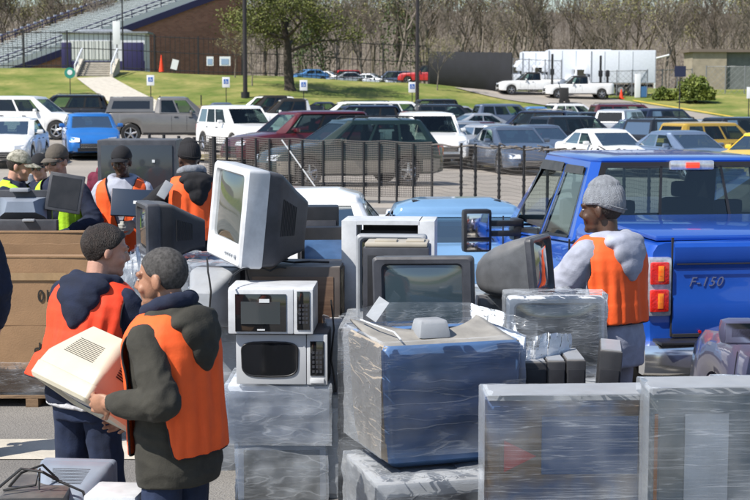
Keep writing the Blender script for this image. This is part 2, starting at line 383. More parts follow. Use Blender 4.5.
SPEC = {
 'sedan': dict(L=4.75, W=1.80, H=1.45, zb=.22, hood=.70, cowl=.93, belt=.95, deck=1.0, tail=.90, gb=(-1.72, 1.12), gt=(-.95, .22), wr=.33, ax=(1.42, -1.38), rw=.70),
 'near': dict(L=4.75, W=1.84, H=1.42, zb=.2, hood=.70, cowl=.93, belt=.97, deck=1.03, tail=.92, gb=(-1.80, 1.12), gt=(-.62, .20), wr=.33, ax=(1.42, -1.38), rw=.66, crown=.15),
 'hatch': dict(L=4.25, W=1.76, H=1.47, zb=.2, hood=.74, cowl=.98, belt=1.0, deck=1.03, tail=.92, gb=(-1.92, 1.25), gt=(-1.15, .25), wr=.33, ax=(1.32, -1.28), rw=.70),
 'suv': dict(L=4.75, W=1.88, H=1.76, zb=.28, hood=.90, cowl=1.08, belt=1.10, deck=1.12, tail=1.08, gb=(-2.22, 1.18), gt=(-1.98, .42), wr=.37, ax=(1.42, -1.38), rw=.75),
 'wagon': dict(L=4.78, W=1.80, H=1.60, zb=.26, hood=.80, cowl=1.0, belt=1.02, deck=1.04, tail=.98, gb=(-2.22, 1.15), gt=(-1.80, .30), wr=.34, ax=(1.40, -1.32), rw=.70),
 'van': dict(L=5.0, W=1.95, H=1.76, zb=.22, hood=.86, cowl=1.08, belt=1.06, deck=1.08, tail=1.02, gb=(-2.36, 1.62), gt=(-2.12, .75), wr=.35, ax=(1.55, -1.45), rw=.78),
 'pickup': dict(L=5.75, W=1.98, H=1.90, zb=.35, hood=1.05, cowl=1.20, belt=1.22, deck=1.28, tail=1.28, gb=(-.85, 1.25), gt=(-.72, .55), wr=.40, ax=(1.85, -1.80), rw=.76),
}
def car_recipe(kind, rear_dark=True, rails=False, cladding=False, cap=False, front='glassm', side='glassd'):
    S = SPEC[kind]; L, Wd, Hh = S['L'], S['W'], S['H']; hl = L / 2; wr = S['wr']
    ya = [-hl, -hl + .03, -hl + .12, -hl + .3, S['gb'][0] - .02 if S['gb'][0] > -hl + .5 else -hl + .42, S['gb'][0] + .25, 0, S['gb'][1], S['gb'][1] + .1, hl - .5, hl - .22, hl - .08, hl]
    za = [S['tail'] - .22, S['tail'] - .05, S['tail'], S['deck'], S['deck'], S['belt'], S['belt'], S['cowl'], S['cowl'] - .01, S['hood'] + .09, S['hood'], S['hood'] - .1, S['hood'] - .26]
    k = np.argsort(ya); ya = np.array(ya)[k]; za = np.array(za)[k]
    zs = lambda y: float(np.interp(y, ya, za))
    def hw(y):
        t = abs(y) / hl
        f = 1 - .05 * t ** 2
        e = max(0, (abs(y) - (hl - .45)) / .45); f -= .17 * e ** 2.4
        return Wd / 2 * f
    ar = wr + .055
    def zb(y):
        z = S['zb'] + .06 * max(0, (abs(y) - hl + .4) / .4)
        for a in S['ax']:
            dy = abs(y - a)
            if dy < ar: z = max(z, wr + math.sqrt(ar * ar - dy * dy) - .02)
        return z
    st = set(np.round(np.linspace(-hl, hl, 30), 3)) | set(np.round(ya, 3))
    for a in S['ax']:
        for q in np.linspace(-ar, ar, 15): st.add(round(float(a + q), 3))
        st.add(round(a - ar - .002, 3)); st.add(round(a + ar + .002, 3))
    st = sorted(st)
    def half(y):
        w = hw(y); b = zb(y); s = zs(y); h = s - b
        return [(0, b), (.9 * w, b), (.975 * w, b + .03), (w * .995, b + .28 * h), (w, b + .5 * h), (w * .985, b + .72 * h), (w * .965, s - .07), (w * .93, s - .02), (w * .84, s + .004), (w * .45, s + .025), (0, s + .035)]
    def sx(y, z):
        p = half(y); return float(np.interp(z, [q[1] for q in p[1:9]], [q[0] for q in p[1:9]]))
    rc = Rec(); mb = MB(); rings = []
    for y in st:
        h = half(y); rings.append([(x, y, z) for x, z in h] + [(-x, y, z) for x, z in h[-2:0:-1]])
    mb.loft(rings)
    # greenhouse: roof and pillars with real window openings
    y0, y1 = S['gb']; t0, t1 = S['gt']; wb = Wd / 2 * .925; wt = S['rw']; zbel = S['belt'] - .01; zr = Hh - S.get('crown', .09)
    B = lambda x, y: Vector((x, y, zs(y) - .005))
    bot = [B(-wb * .93, y0), B(-wb, y0 + .2), B(-wb, y1 - .3), B(-wb * .86, y1), B(wb * .86, y1), B(wb, y1 - .3), B(wb, y0 + .2), B(wb * .93, y0)]
    top = [Vector((-wt * .93, t0, zr)), Vector((-wt, t0 + .1, zr)), Vector((-wt, t1 - .12, zr)), Vector((-wt * .88, t1, zr)), Vector((wt * .88, t1, zr)), Vector((wt, t1 - .12, zr)), Vector((wt, t0 + .1, zr)), Vector((wt * .93, t0, zr))]
    def frame(q, holes):
        bl, br, tr, tl = q
        P = lambda u, v: (bl * (1 - u) + br * u) * (1 - v) + (tl * (1 - u) + tr * u) * v
        us = sorted({0., 1.} | {h for a in holes for h in a[:2]}); vv = sorted({0., 1.} | {h for a in holes for h in a[2:]})
        for a, b in zip(us, us[1:]):
            for c, d in zip(vv, vv[1:]):
                if any(h[0] <= (a + b) / 2 <= h[1] and h[2] <= (c + d) / 2 <= h[3] for h in holes): continue
                mb.quad([P(a, c), P(b, c), P(b, d), P(a, d)])
    LW = (bot[2], bot[1], top[1], top[2]); RW = (bot[6], bot[5], top[5], top[6])
    LWq = (bot[1], bot[2], top[2], top[1])
    front_q = (bot[4], bot[3], top[3], top[4]); rear_q = (bot[0], bot[7], top[7], top[0])
    pill = {'sedan': [(.06, .47), (.51, .95)], 'hatch': [(.08, .46), (.50, .95)], 'pickup': [(.05, .47), (.52, .95)]}.get('sedan' if kind == 'near' else kind, [(.05, .30), (.33, .61), (.64, .965)])
    sideh = [(a, b, .07, .90) for a, b in pill]
    frame(LWq[::-1] if False else (bot[1], bot[2], top[2], top[1]), sideh)
    frame((bot[6], bot[5], top[5], top[6]), sideh)
    fh = (.03, .97, .05, .93); rh = (.07, .93, .12, .90)
    frame(front_q, [fh]); frame(rear_q, [rh])
    for i, j in ((0, 1), (2, 3), (4, 5), (6, 7)): mb.quad([bot[i], bot[j], top[j], top[i]])
    # roof with crown
    n = 8; ring2 = [p * 1. for p in top]; c = sum(top, Vector()) / n
    r1 = [Vector((c.x + (p.x - c.x) * .96, c.y + (p.y - c.y) * .97, zr + (Hh - zr) * .5)) for p in top]
    r2 = [Vector((c.x + (p.x - c.x) * .6, c.y + (p.y - c.y) * .7, Hh)) for p in top]
    mb.loft([top, r1, r2], caps=False); mb.bm.faces.new([mb.bm.verts.new(p) for p in r2])
    bmesh.ops.remove_doubles(mb.bm, verts=mb.bm.verts, dist=.0005)
    bmesh.ops.recalc_face_normals(mb.bm, faces=mb.bm.faces); ed = []
    for ed_ in mb.bm.edges:
        if len(ed_.link_faces) == 2 and min(v.co.z for v in ed_.verts) > S['belt'] + .03 and max(v.co.z for v in ed_.verts) < Hh - .02 and R(12) < ed_.calc_face_angle(0) < R(120): ed.append(ed_)
    bmesh.ops.bevel(mb.bm, geom=ed, offset=.03, segments=3, profile=.5, affect='EDGES', clamp_overlap=True)
    body = rc.add('body', mb.mesh('car_body', M['black'], 40), paint=True)
    def pane(q, h, mkey, name='window', flip=False):
        g_ = MB(); g_.panel(q, h[0] - .004, h[1] + .004, h[2] - .01, h[3] + .01, -.006); rc.add(name, g_.mesh('pane', M[mkey]), -1)
    pane(front_q, fh, front, 'windscreen'); pane(rear_q, rh, side if rear_dark else front, 'rear_window')
    for q in ((bot[2], bot[1], top[1], top[2]), (bot[6], bot[5], top[5], top[6])):
        fl = q[0] is bot[2]
        for i, (a, b, c_, d) in enumerate(sideh):
            if fl: a, b = 1 - b, 1 - a
            pane(q, (a, b, c_, d), front if i == len(sideh) - 1 else side)
    # dark cabin floor, seats
    cb = MB(); cb.box((0, (y0 + y1) / 2 - .05, S['belt'] - .02 + .03), (wb * 1.7, (y1 - y0) - .7, .05))
    for x in (-.36, .36):
        for yy in ((t0 + t1) / 2 + .15, (t0 + t1) / 2 - .75):
            if yy < t0 - .1: continue
            cb.box((x, yy, S['belt'] + .1), (.44, .12, .3), bev=.03); cb.box((x, yy, S['belt'] + .33), (.24, .08, .16), bev=.03)
    st_ = [(0 + -.36 + .17 * math.cos(a), y1 - .62, S['belt'] + .06 + .15 * math.sin(a)) for a in np.linspace(0, 2 * PI, 14)]
    cb.tube(st_, .014, 6)
    rc.add('interior', cb.mesh('cabin', M['dark']))
    # underbody
    ub = MB(); ub.box((0, 0, S['zb'] + .2), (Wd * .62, L * .8, .36)); ub.box((0, 0, S['zb'] + .12), (Wd * .9, (S['ax'][0] - S['ax'][1]) - 2 * ar - .06, .2)); rc.add('underbody', ub.mesh('underbody', M['dark']))
    # sills, door seams, handles
    lo, hi = S['ax'][1] + ar + .04, S['ax'][0] - ar - .04; th = .004
    seam = [y0 + .0 + (y1 - y0) * p for p in (.33, .62, .93)]
    for s in (-1, 1):
        tm = MB(); ys = np.linspace(lo, hi, 6); za_, zb_ = S['zb'] + .035, S['zb'] + (.30 if cladding else .10)
        pts = [[(s * (sx(y, za_) + th), y, za_), (s * (sx(y, zb_) + th), y, zb_)] for y in ys]
        for a, b in zip(pts, pts[1:]): tm.quad([a[0], b[0], b[1], a[1]])
        rc.add('sill', tm.mesh('sill', M['black'], recalc=False))
        for y in seam:
            tm = MB(); zz = np.linspace(S['zb'] + .16, zs(y) - .08, 5)
            for a, b in zip(zz, zz[1:]): tm.quad([(s * (sx(y, a) + .003), y - .006, a), (s * (sx(y, a) + .003), y + .006, a), (s * (sx(y, b) + .003), y + .006, b), (s * (sx(y, b) + .003), y - .006, b)])
            rc.add('door_seam', tm.mesh('door_seam', M['black'], recalc=False))
        for y in (seam[0] + .18, seam[1] + .16):
            tm = MB(); tm.box((s * (sx(y, zs(y) - .14) + .012), y, zs(y) - .14), (.03, .17, .03), bev=.008); rc.add('door_handle', tm.mesh('door_handle', M['black']))
    tm = MB(); tm.box((0, hl - .03, S['zb'] + .12), (Wd * .6, .08, .12), bev=.02); rc.add('air_intake', tm.mesh('air_intake', M['black']))
    if cladding:
        clm = mat('tan_cladding', (.30, .27, .22), .5, var=.1)
        for s in (-1, 1):
            for ys_ in (np.linspace(-hl + .15, S['ax'][1] - ar - .01, 5), np.linspace(lo - .03, hi + .03, 7), np.linspace(S['ax'][0] + ar + .01, hl - .15, 5)):
                cl = MB()
                for a, b in zip(ys_, ys_[1:]):
                    for z0, z1 in ((S['zb'] + .06, S['zb'] + .2), (S['zb'] + .2, S['zb'] + .36)):
                        cl.quad([(s * (sx(a, z0) + .008), a, z0), (s * (sx(b, z0) + .008), b, z0), (s * (sx(b, z1) + .008), b, z1), (s * (sx(a, z1) + .008), a, z1)])
                rc.add('cladding', cl.mesh('cladding', clm))
    # front
    fy = lambda z: hl - (0 if z < S['hood'] - .26 else (z - (S['hood'] - .26)) * .35)
    gm = MB(); gz0 = S['hood'] - .30; gw = Wd * .26
    gm.box((0, hl - .005, gz0), (gw * 2, .05, .15 if kind != 'pickup' else .26), bev=.015)
    for i in range(3): gm.box((0, hl + .024, gz0 - .05 + .05 * i), (gw * 1.85, .012, .012), mi=1)
    rc.add('grille', gm.mesh('grille', [M['black'], M['chrome']]))
    for s in (-1, 1):
        w_ = hw(hl - .12); lm = MB()
        lm.loft([[(s * (w_ * .58), hl - .02, S['hood'] - .17), (s * (w_ * .58), hl - .06, S['hood'] - .05), (s * (w_ * .93), hl - .28, S['hood'] - .01), (s * (w_ * 1.02), hl - .33, S['hood'] - .05), (s * (w_ * .97), hl - .13, S['hood'] - .19)],
                 [(s * (w_ * .60), hl + .015, S['hood'] - .17), (s * (w_ * .60), hl - .02, S['hood'] - .055), (s * (w_ * .94), hl - .20, S['hood'] - .02), (s * (w_ * 1.035), hl - .29, S['hood'] - .06), (s * (w_ * .99), hl - .08, S['hood'] - .18)]])
        rc.add('headlight', lm.mesh('headlight', M['lampc']))
        tl = MB(); ty = -hl; tz = S['tail']
        if kind in ('suv', 'van', 'wagon'):
            tl.loft([[(s * (w_ * .80), ty - .005, tz - .30), (s * (w_ * .80), ty + .0, tz - .04), (s * (w_ * .99), ty + .22, tz - .02), (s * (w_ * 1.0), ty + .17, tz - .28)],
                     [(s * (w_ * .80), ty - .035, tz - .28), (s * (w_ * .82), ty - .03, tz - .05), (s * (w_ * 1.02), ty + .19, tz - .04), (s * (w_ * 1.02), ty + .15, tz - .26)]])
            u = MB()
        else:
            tl.loft([[(s * (w_ * .58), ty - .0, tz - .22), (s * (w_ * .58), ty + .0, tz - .08), (s * (w_ * .99), ty + .30, tz - .05), (s * (w_ * 1.0), ty + .22, tz - .18)],
                     [(s * (w_ * .60), ty - .03, tz - .21), (s * (w_ * .60), ty - .03, tz - .09), (s * (w_ * 1.02), ty + .27, tz - .07), (s * (w_ * 1.02), ty + .2, tz - .17)]])
        rc.add('tail_light', tl.mesh('tail_light', M['lampr']))
        # mirror
        mm = MB(); my = y1 - .62; mm.box((s * (wb + .13), my, S['belt'] + .07), (.19, .12, .13), bev=.045); mm.box((s * (wb + .01), my + .02, S['belt'] + .04), (.12, .05, .04), bev=.01)
        i = rc.add('mirror', mm.mesh('mirror', M['black']), paint=True)
        mg = MB(); mg.box((s * (wb + .135), my - .057, S['belt'] + .07), (.15, .006, .095)); rc.add('mirror_glass', mg.mesh('mirror_glass', M['chrome']), i)
    bp = MB(); bp.box((0, -hl - .012, S['tail'] - .30 if kind in ('sedan', 'hatch', 'near') else S['tail'] - .38), (.31, .012, .16)); rc.add('number_plate', bp.mesh('plate', M['plate']))
    # wheels
    for a in S['ax']:
        for s in (-1, 1):
            x = s * (Wd / 2 - .12)
            tw = MB(); pr = [(wr * .64, -.105), (wr * .93, -.11), (wr, -.07), (wr, .07), (wr * .93, .11), (wr * .64, .105)]
            n = 28; tw.loft([[(x + q[1], a + q[0] * math.cos(t), wr + q[0] * math.sin(t)) for q in pr] for t in [2 * PI * i / n for i in range(n + 1)]], caps=False)
            i = rc.add('tyre', tw.mesh('tyre', M['rubber']))
            rm = MB(); xo = x + s * .075
            rm.disc((x + s * .02, a, wr), wr * .62, (1, 0, 0), .03, 20, 1)
            for kx in range(5):
                t = 2 * PI * kx / 5 + .3
                p0 = Vector((xo, a, wr)); p1 = p0 + Vector((0, math.cos(t), math.sin(t))) * wr * .62
                rm.tube([p0, p1], [.05, .032], 5)
            rm.tube([(xo, a + wr * .635 * math.cos(t), wr + wr * .635 * math.sin(t)) for t in np.linspace(0, 2 * PI, 25)], .018, 5)
            rm.disc((xo + s * .01, a, wr), .06, (1, 0, 0), .03, 12)
            rc.add('rim', rm.mesh('rim', [M['rim'], M['dark']]), i)
    if rails:
        rr = MB()
        for s in (-1, 1): rr.tube([(s * wt * .86, t0 + .15, Hh - .03), (s * wt * .86, t0 + .25, Hh + .04), (s * wt * .86, t1 - .3, Hh + .045), (s * wt * .86, t1 - .18, Hh - .02)], .018, 6)
        for yy in (t0 + .5, t1 - .7): rr.tube([(-wt * .86, yy, Hh + .045), (wt * .86, yy, Hh + .045)], .016, 6)
        rc.add('roof_rack', rr.mesh('roof_rack', M['black']))
    if kind == 'pickup' and not cap:
        bd = MB(); bd.box((0, (-hl + y0) / 2 + .02, S['deck'] + .035), (Wd * .78, -(-hl - y0) - .22, .012)); rc.add('bed_liner', bd.mesh('bed', M['dark']))
    if cap:
        cp = MB(); ca, cb_ = -hl + .08, y0 - .03
        def cr(y, sh): return [(-Wd * .455, y, S['deck']), (-Wd * .40, y + sh, Hh - .10), (-Wd * .36, y + sh, Hh - .03), (0, y + sh, Hh), (Wd * .36, y + sh, Hh - .03), (Wd * .40, y + sh, Hh - .10), (Wd * .455, y, S['deck'])]
        cp.loft([cr(ca, .18), cr(cb_, 0)]); i = rc.add('truck_cap', cp.mesh('truck_cap', M['black']), paint=True)
        for s in (-1, 1):
            q = [Vector((s * Wd * .455, ca, S['deck'])), Vector((s * Wd * .455, cb_, S['deck'])), Vector((s * Wd * .40, cb_, Hh - .1)), Vector((s * Wd * .40, ca + .18, Hh - .1))]
            if s < 0: q = [q[1], q[0], q[3], q[2]]
            w2 = MB(); w2.panel(q, .10, .92, .25, .86, .008); rc.add('cap_window', w2.mesh('cap_window', M['black2']), i)
        q = [Vector((-Wd * .44, ca, S['deck'])), Vector((Wd * .44, ca, S['deck'])), Vector((Wd * .38, ca + .18, Hh - .1)), Vector((-Wd * .38, ca + .18, Hh - .1))]
        w2 = MB(); w2.panel(q, .06, .94, .12, .92, .008); rc.add('cap_window', w2.mesh('cap_window', M['winlight']), i)
    return rc
M['black2'] = mat('dark_window', (.012, .013, .015), .06, coat=1)
M['winlight'] = mat('hazy_window', (.32, .38, .42), .12, coat=1)
def place(rc, name, label, cat, x, y, rz, pm=None, group=None, z=None, rot=None, scale=1):
    t = thing(name, label, cat, (x, y, gz(x, y) + .03 if z is None else z), rz, group, rot)
    t.scale = (scale,) * 3
    objs = []
    for nm, me, par, loc, pt in rc.p:
        o = link(nm, me, t if par < 0 else objs[par], loc); objs.append(o)
        if pt and pm: o.material_slots[0].link = 'OBJECT'; o.material_slots[0].material = pm
    return t
PT = {k: paint('paint_' + k, c, m_) for k, (c, m_) in dict(
    white=((.78, .78, .78), 0), silver=((.42, .44, .47), .5), black=((.010, .011, .014), 0), navy=((.012, .018, .045), .1), maroon=((.085, .008, .014), .1),
    red=((.42, .015, .02), 0), blue=((.02, .16, .50), .2), lightblue=((.10, .26, .52), .35), slate=((.10, .13, .19), .4), green=((.010, .026, .022), .2), yellow=((.45, .29, .04), .1),
    brightyellow=((.75, .5, .03), 0), champagne=((.20, .19, .18), .4), plum=((.12, .12, .20), .3), skyblue=((.17, .32, .52), .1), greyblue=((.16, .22, .33), .4)).items()}
RC = {
 'sedan': car_recipe('sedan', rear_dark=False, side='glassm'), 'hatch': car_recipe('hatch', side='glassm', rear_dark=False), 'suv': car_recipe('suv', rails=True), 'suvp': car_recipe('suv'),
 'wagon': car_recipe('wagon', rails=True, cladding=True, side='glassm'), 'van': car_recipe('van', rails=True), 'pickup': car_recipe('pickup'), 'pickupcap': car_recipe('pickup', cap=True),
 'near': car_recipe('near', rear_dark=False, front='glassn', side='glassn')}
GR = 'cars parked in rows on the lot'
# (kind, paint, px of centre, depth, heading deg [0 = nose away, 180 = nose to camera, 90 = nose to the left, -90 = right], label, category)
CARS = [
 ('sedan', 'white', 12, 46, -176, 'white sedan facing the camera at the left edge beside the bright blue hatchback', 'car'),
 ('hatch', 'blue', 91, 50, -166, 'bright blue hatchback facing the camera beside a large pickup with a cap', 'car'),
 ('suvp', 'white', 33, 62, -100, 'white crossover parked side-on behind the bright blue hatchback and white sedan', 'suv'),
 ('suvp', 'navy', -10, 79, -80, 'dark navy car roof showing behind the white crossover at the left edge', 'car'),
 ('suv', 'black', 64, 74, 96, 'black suv on the left with its rear poking out behind the white crossover', 'suv'),
 ('pickupcap', 'champagne', 176, 62, -82, 'long tan and grey pickup with a windowed cap over its bed', 'pickup truck'),
 ('suvp', 'white', 240, 55, 208, 'boxy white suv behind the mesh fence, left of the maroon suv', 'suv'),
 ('suvp', 'maroon', 300, 47, 118, 'dark maroon suv right behind the green and tan wagon', 'suv'),
 ('wagon', 'green', 349, 38.3, 111, 'dark green wagon with tan lower cladding close behind the mesh fence', 'car'),
 ('suvp', 'white', 430, 50, -172, 'white minivan facing the camera in the middle of the lot near the lamp post', 'minivan'),
 ('pickup', 'black', 274, 88, 100, 'black pickup roof in the back row under the big tree', 'pickup truck'),
 ('pickup', 'white', 292, 72, 98, 'white pickup between the maroon suv and the dark row behind it', 'pickup truck'),
 ('van', 'white', 352, 83, 98, 'white van in the back row right of the big tree sign', 'van'),
 ('suv', 'navy', 352, 68, 100, 'dark navy suv above the roof of the green wagon', 'suv'),
 ('sedan', 'silver', 378, 60, 110, 'silver sedan windscreen glimpsed between the green wagon and the red car', 'car'),
 ('suvp', 'white', 405, 87, -84, 'long white suv in the back row just left of the lamp post', 'suv'),
 ('hatch', 'red', 408, 72, 105, 'red hatchback roof behind the white minivan by the lamp post', 'car'),
 ('suv', 'black', 452, 82, -86, 'black suv in the back row just right of the lamp post', 'suv'),
 ('wagon', 'slate', 440, 66, -80, 'dark slate wagon behind the roof of the white minivan', 'car'),
 ('hatch', 'maroon', 480, 60, -50, 'dark car with bright red tail lamp right of the white minivan', 'car'),
 ('sedan', 'silver', 485, 78, -75, 'silver sedan roof behind the dark car with red tail lamp', 'car'),
 ('sedan', 'silver', 496, 54, -140, 'pale silver sedan partly hidden behind the slate blue sedan', 'car'),
 ('sedan', 'slate', 512, 47, -168, 'slate blue sedan facing the camera behind the fence, left of the white sedan', 'car'),
 ('suv', 'navy', 532, 72, 60, 'dark suv with bluish roof behind the big black suv', 'suv'),
 ('suvp', 'black', 578, 64, -62, 'large black suv turned away to the right behind the white and slate sedans', 'suv'),
 ('sedan', 'white', 606, 48, -162, 'white sedan facing the camera directly above the blue truck cab', 'car'),
 ('wagon', 'white', 575, 96, -70, 'pale car with roof rack at the far end of the lot near the drive', 'car'),
 ('van', 'maroon', 628, 88, -85, 'dark maroon van at the far end of the lot below the yellow kerb', 'van'),
 ('suvp', 'silver', 624, 76, -30, 'silver suv seen from behind between the maroon van and black suv', 'suv'),
 ('sedan', 'slate', 640, 71, -35, 'small grey car tucked left of the black boxy suv', 'car'),
 ('van', 'black', 672, 64, -52, 'boxy black suv with amber marker lamp behind the light blue sedan', 'suv'),
 ('sedan', 'greyblue', 684, 46, -160, 'light steel blue sedan facing the camera in front of the yellow suv', 'car'),
 ('suvp', 'yellow', 716, 56, -66, 'mustard yellow suv with dark windows at the right edge', 'suv'),
 ('sedan', 'brightyellow', 766, 44, 140, 'bright yellow car nose at the right edge behind the truck cab', 'car'),
 ('sedan', 'silver', 452, 92, 95, 'silver roof far back in the lot beyond the lamp post', 'car'),
 ('suv', 'white', 262, 94, 95, 'white suv roof at the far left of the back row under the dark lamp post', 'suv'),
]
CARS += [
 ('sedan', 'slate', 216, 88, 95, 'dark sedan roof in the back row above the tan pickup cab', 'car'),
 ('hatch', 'white', 228, 74, 100, 'white hatchback roof between the tan pickup and the left lamp post', 'car'),
 ('sedan', 'navy', 318, 97, 96, 'navy sedan roof at the foot of the bank right of the tree', 'car'),
 ('sedan', 'white', 366, 97, 94, 'white sedan roof at the foot of the bank, centre', 'car'),
 ('suvp', 'black', 424, 97, 96, 'black suv roof at the foot of the bank behind the lamp post', 'suv'),
 ('sedan', 'red', 330, 60, 100, 'red sedan roof sliver above the maroon suv', 'car'),
 ('suvp', 'slate', 510, 88, -80, 'grey suv in the back row left of the dark navy suv', 'suv'),
 ('hatch', 'navy', 548, 82, -70, 'navy hatchback roof behind the big black suv', 'car'),
 ('sedan', 'lightblue', 540, 95, -85, 'light blue sedan roof near the end of the drive', 'car'),
 ('sedan', 'black', 590, 82, -70, 'black sedan roof before the maroon van at the back', 'car'),
 ('suvp', 'navy', 668, 80, -60, 'navy suv roof at the back right of the silver suv', 'suv'),
 ('sedan', 'silver', 705, 74, -60, 'silver sedan roof behind the yellow suv', 'car'),
 ('suvp', 'black', 745, 70, -62, 'black suv roof at the right edge behind the yellow suv', 'suv'),
 ('sedan', 'slate', 540, 54, -166, 'dark blue sedan behind the fence between the slate and white sedans', 'car'),
 ('hatch', 'silver', 462, 55, -150, 'silver hatchback nose right of the white minivan', 'car'),
]
KN = {'suv': 'parked_suv', 'car': 'parked_car', 'van': 'parked_van', 'minivan': 'parked_minivan', 'pickup truck': 'parked_pickup'}
for k, p, px, d, hd, lab, cat in CARS:
    v = G(px, d); t_ = place(RC[k], KN[cat], lab, cat, v.x, v.y, R(hd), PT[p], GR)
    if p == 'green': t_.scale = (1, .97, 1.06)
# distant cars beyond the bank
for k, p, px, d, hd, lab in [('hatch', 'lightblue', 308, 150, 120, 'pale blue hatchback beyond the bank right of the big tree trunk'), ('sedan', 'white', 322, 156, 70, 'white car beyond the bank behind the pale blue hatchback'),
        ('suvp', 'red', 340, 160, 110, 'small red vehicle beyond the bank, left of centre'), ('sedan', 'silver', 346, 150, 100, 'silver car parked low beyond the bank'),
        ('sedan', 'silver', 372, 150, 250, 'silver sedan nose beyond the bank'), ('suvp', 'slate', 390, 152, 95, 'grey suv beyond the bank left of the lamp post'), ('pickup', 'red', 428, 146, 78, 'red pickup hood poking out left of the black screened fence')]:
    v = G(px, d); place(RC[k], 'distant_car', lab, 'car', v.x, v.y, R(hd), PT[p], 'cars parked beyond the grass bank', z=gz(v.x, v.y) - (.55 if px < 420 else .1))
# ------------------------------------------------------------------ trees and woods
M['bark'] = mat('bare_bark', (.125, .10, .082), .95, var=.35, vscale=3)
M['bark2'] = mat('grey_bark', (.20, .17, .145), .95, var=.3, vscale=3)
M['bark3'] = mat('oak_bark', (.06, .048, .04), .95, var=.3, vscale=3, bump=.4)
def leafm(name, c1, c2):
    m = mat(name, c1, .7, col2=c2, vscale=1.2); return m
M['leaf_y'] = leafm('young_leaves', (.055, .075, .012), (.16, .17, .035))
M['leaf_d'] = leafm('dark_needles', (.035, .06, .02), (.075, .10, .03))
M['bush'] = leafm('juniper', (.07, .11, .018), (.19, .22, .035))
M['olive'] = leafm('budding_twigs', (.17, .17, .06), (.28, .25, .12))
def leaf_tri(mb, c, s, rnd):
    a = Vector((rnd.gauss(0, 1), rnd.gauss(0, 1), rnd.gauss(0, .7))).normalized(); b = a.cross(Vector((rnd.gauss(0, 1), rnd.gauss(0, 1), rnd.gauss(0, 1)))).normalized()
    mb.quad([c - a * s * .5, c + b * s * .32, c + a * s * .5, c - b * s * .32])
def bare_tree(seed, h, spread=.42, depth=5, leaf=0):
    rnd = random.Random(seed); tr = MB(); cr = MB(); tips = []
    def grow(p, d, L, r, lv):
        n = 3; pts = [p]; q = p.copy(); dd = d.copy()
        for i in range(n):
            dd = (dd + Vector((rnd.gauss(0, .13), rnd.gauss(0, .13), rnd.gauss(0, .06) + .05))).normalized(); q = q + dd * L / n; pts.append(q.copy())
        rr = [r, r * .85, r * .72, r * .6]
        (tr if lv == 0 else cr).tube(pts, rr, 6 if lv == 0 else 3, caps=False)
        if lv >= depth: tips.append(q); return
        k = rnd.choice((3, 3, 4)) if lv < depth - 1 else 3
        for i in range(k):
            t = rnd.uniform(.35, 1); base = pts[0].lerp(pts[-1], t) if i else pts[-1]
            a = rnd.uniform(0, 2 * PI); s_ = spread * rnd.uniform(.6, 1.4)
            nd = (dd + Vector((math.cos(a) * s_ * 1.5, math.sin(a) * s_ * 1.5, rnd.uniform(-.1, .35)))).normalized()
            grow(base, nd, L * rnd.uniform(.55, .8), max(r * .55, .022), lv + 1)
    grow(Vector((0, 0, -.3)), Vector((0, 0, 1)), h * .36, h * .014, 0)
    if leaf:
        for t in tips:
            for _ in range(leaf): leaf_tri(cr2, t + Vector((rnd.gauss(0, .3), rnd.gauss(0, .3), rnd.gauss(0, .3))), .25, rnd)
    return tr, cr, tips
protos = []
for i in range(6):
    tr, cr, tips = bare_tree(100 + i, 13 + 1.3 * (i % 3), depth=5)
    rnd = random.Random(i)
    bk = [M['bark'], M['bark2']][i % 2]
    cr.bm.faces.ensure_lookup_table()
    if i in (1, 4):   # trees just breaking bud
        for t in tips:
            if rnd.random() < .8:
                for _ in range(3):
                    nf = len(cr.bm.faces); leaf_tri(cr, t + Vector((rnd.gauss(0, .35), rnd.gauss(0, .35), rnd.gauss(0, .35))), .30, rnd)
        for f in cr.bm.faces:
            if len(f.verts) == 4 and f.calc_area() > 0 and len([e for e in f.edges if len(e.link_faces) == 1]) == 4: f.material_index = 1
    protos.append((tr.mesh('trunk', bk, 0), cr.mesh('crown', [bk, M['olive']], 0, recalc=False)))
ORD = 'first second third fourth fifth sixth seventh eighth ninth tenth eleventh twelfth thirteenth fourteenth fifteenth sixteenth seventeenth eighteenth nineteenth twentieth twenty-first twenty-second twenty-third twenty-fourth twenty-fifth twenty-sixth twenty-seventh twenty-eighth'.split()
rnd = random.Random(5)
look = ['slender bare grey tree', 'bare brown tree with a forked top', 'pale bare tree just coming into bud', 'tall bare tree with a leaning trunk', 'dark bare tree with tangled twigs', 'bare tree with a wide airy crown']
k = 0
for row, (d, z0) in enumerate(((168, 3.4), (182, 3.8), (198, 4.2), (216, 4.6))):
    n = 28; cnt = -1
    for i in range(n):
        px = -60 + 870 * (i + rnd.uniform(.1, .9)) / n
        if px < 270 and row == 0: continue
        cnt += 1
        pi_ = rnd.randrange(6); dd = d + rnd.uniform(-5, 5); x = (px - 375) / FPX * dd
        near = 0 and 'left of the frame above the stands' if px < 240 else 'above the screened fence' if 425 < px < 510 else 'above the white box trucks' if 510 < px < 650 else 'above the tan shed at the right' if px > 650 else 'behind the parked red cars in the middle'
        t = thing('bare_tree', '%s, %s from left in the %s row' % (look[pi_], ORD[cnt], ['front', 'second', 'third', 'back'][row]), 'tree', (x, dd, gz(x, dd)), rnd.uniform(0, 6.28), 'bare trees of the woods', scale=rnd.uniform(.85, 1.25))
        link('trunk', protos[pi_][0], t); link('crown', protos[pi_][1], t)
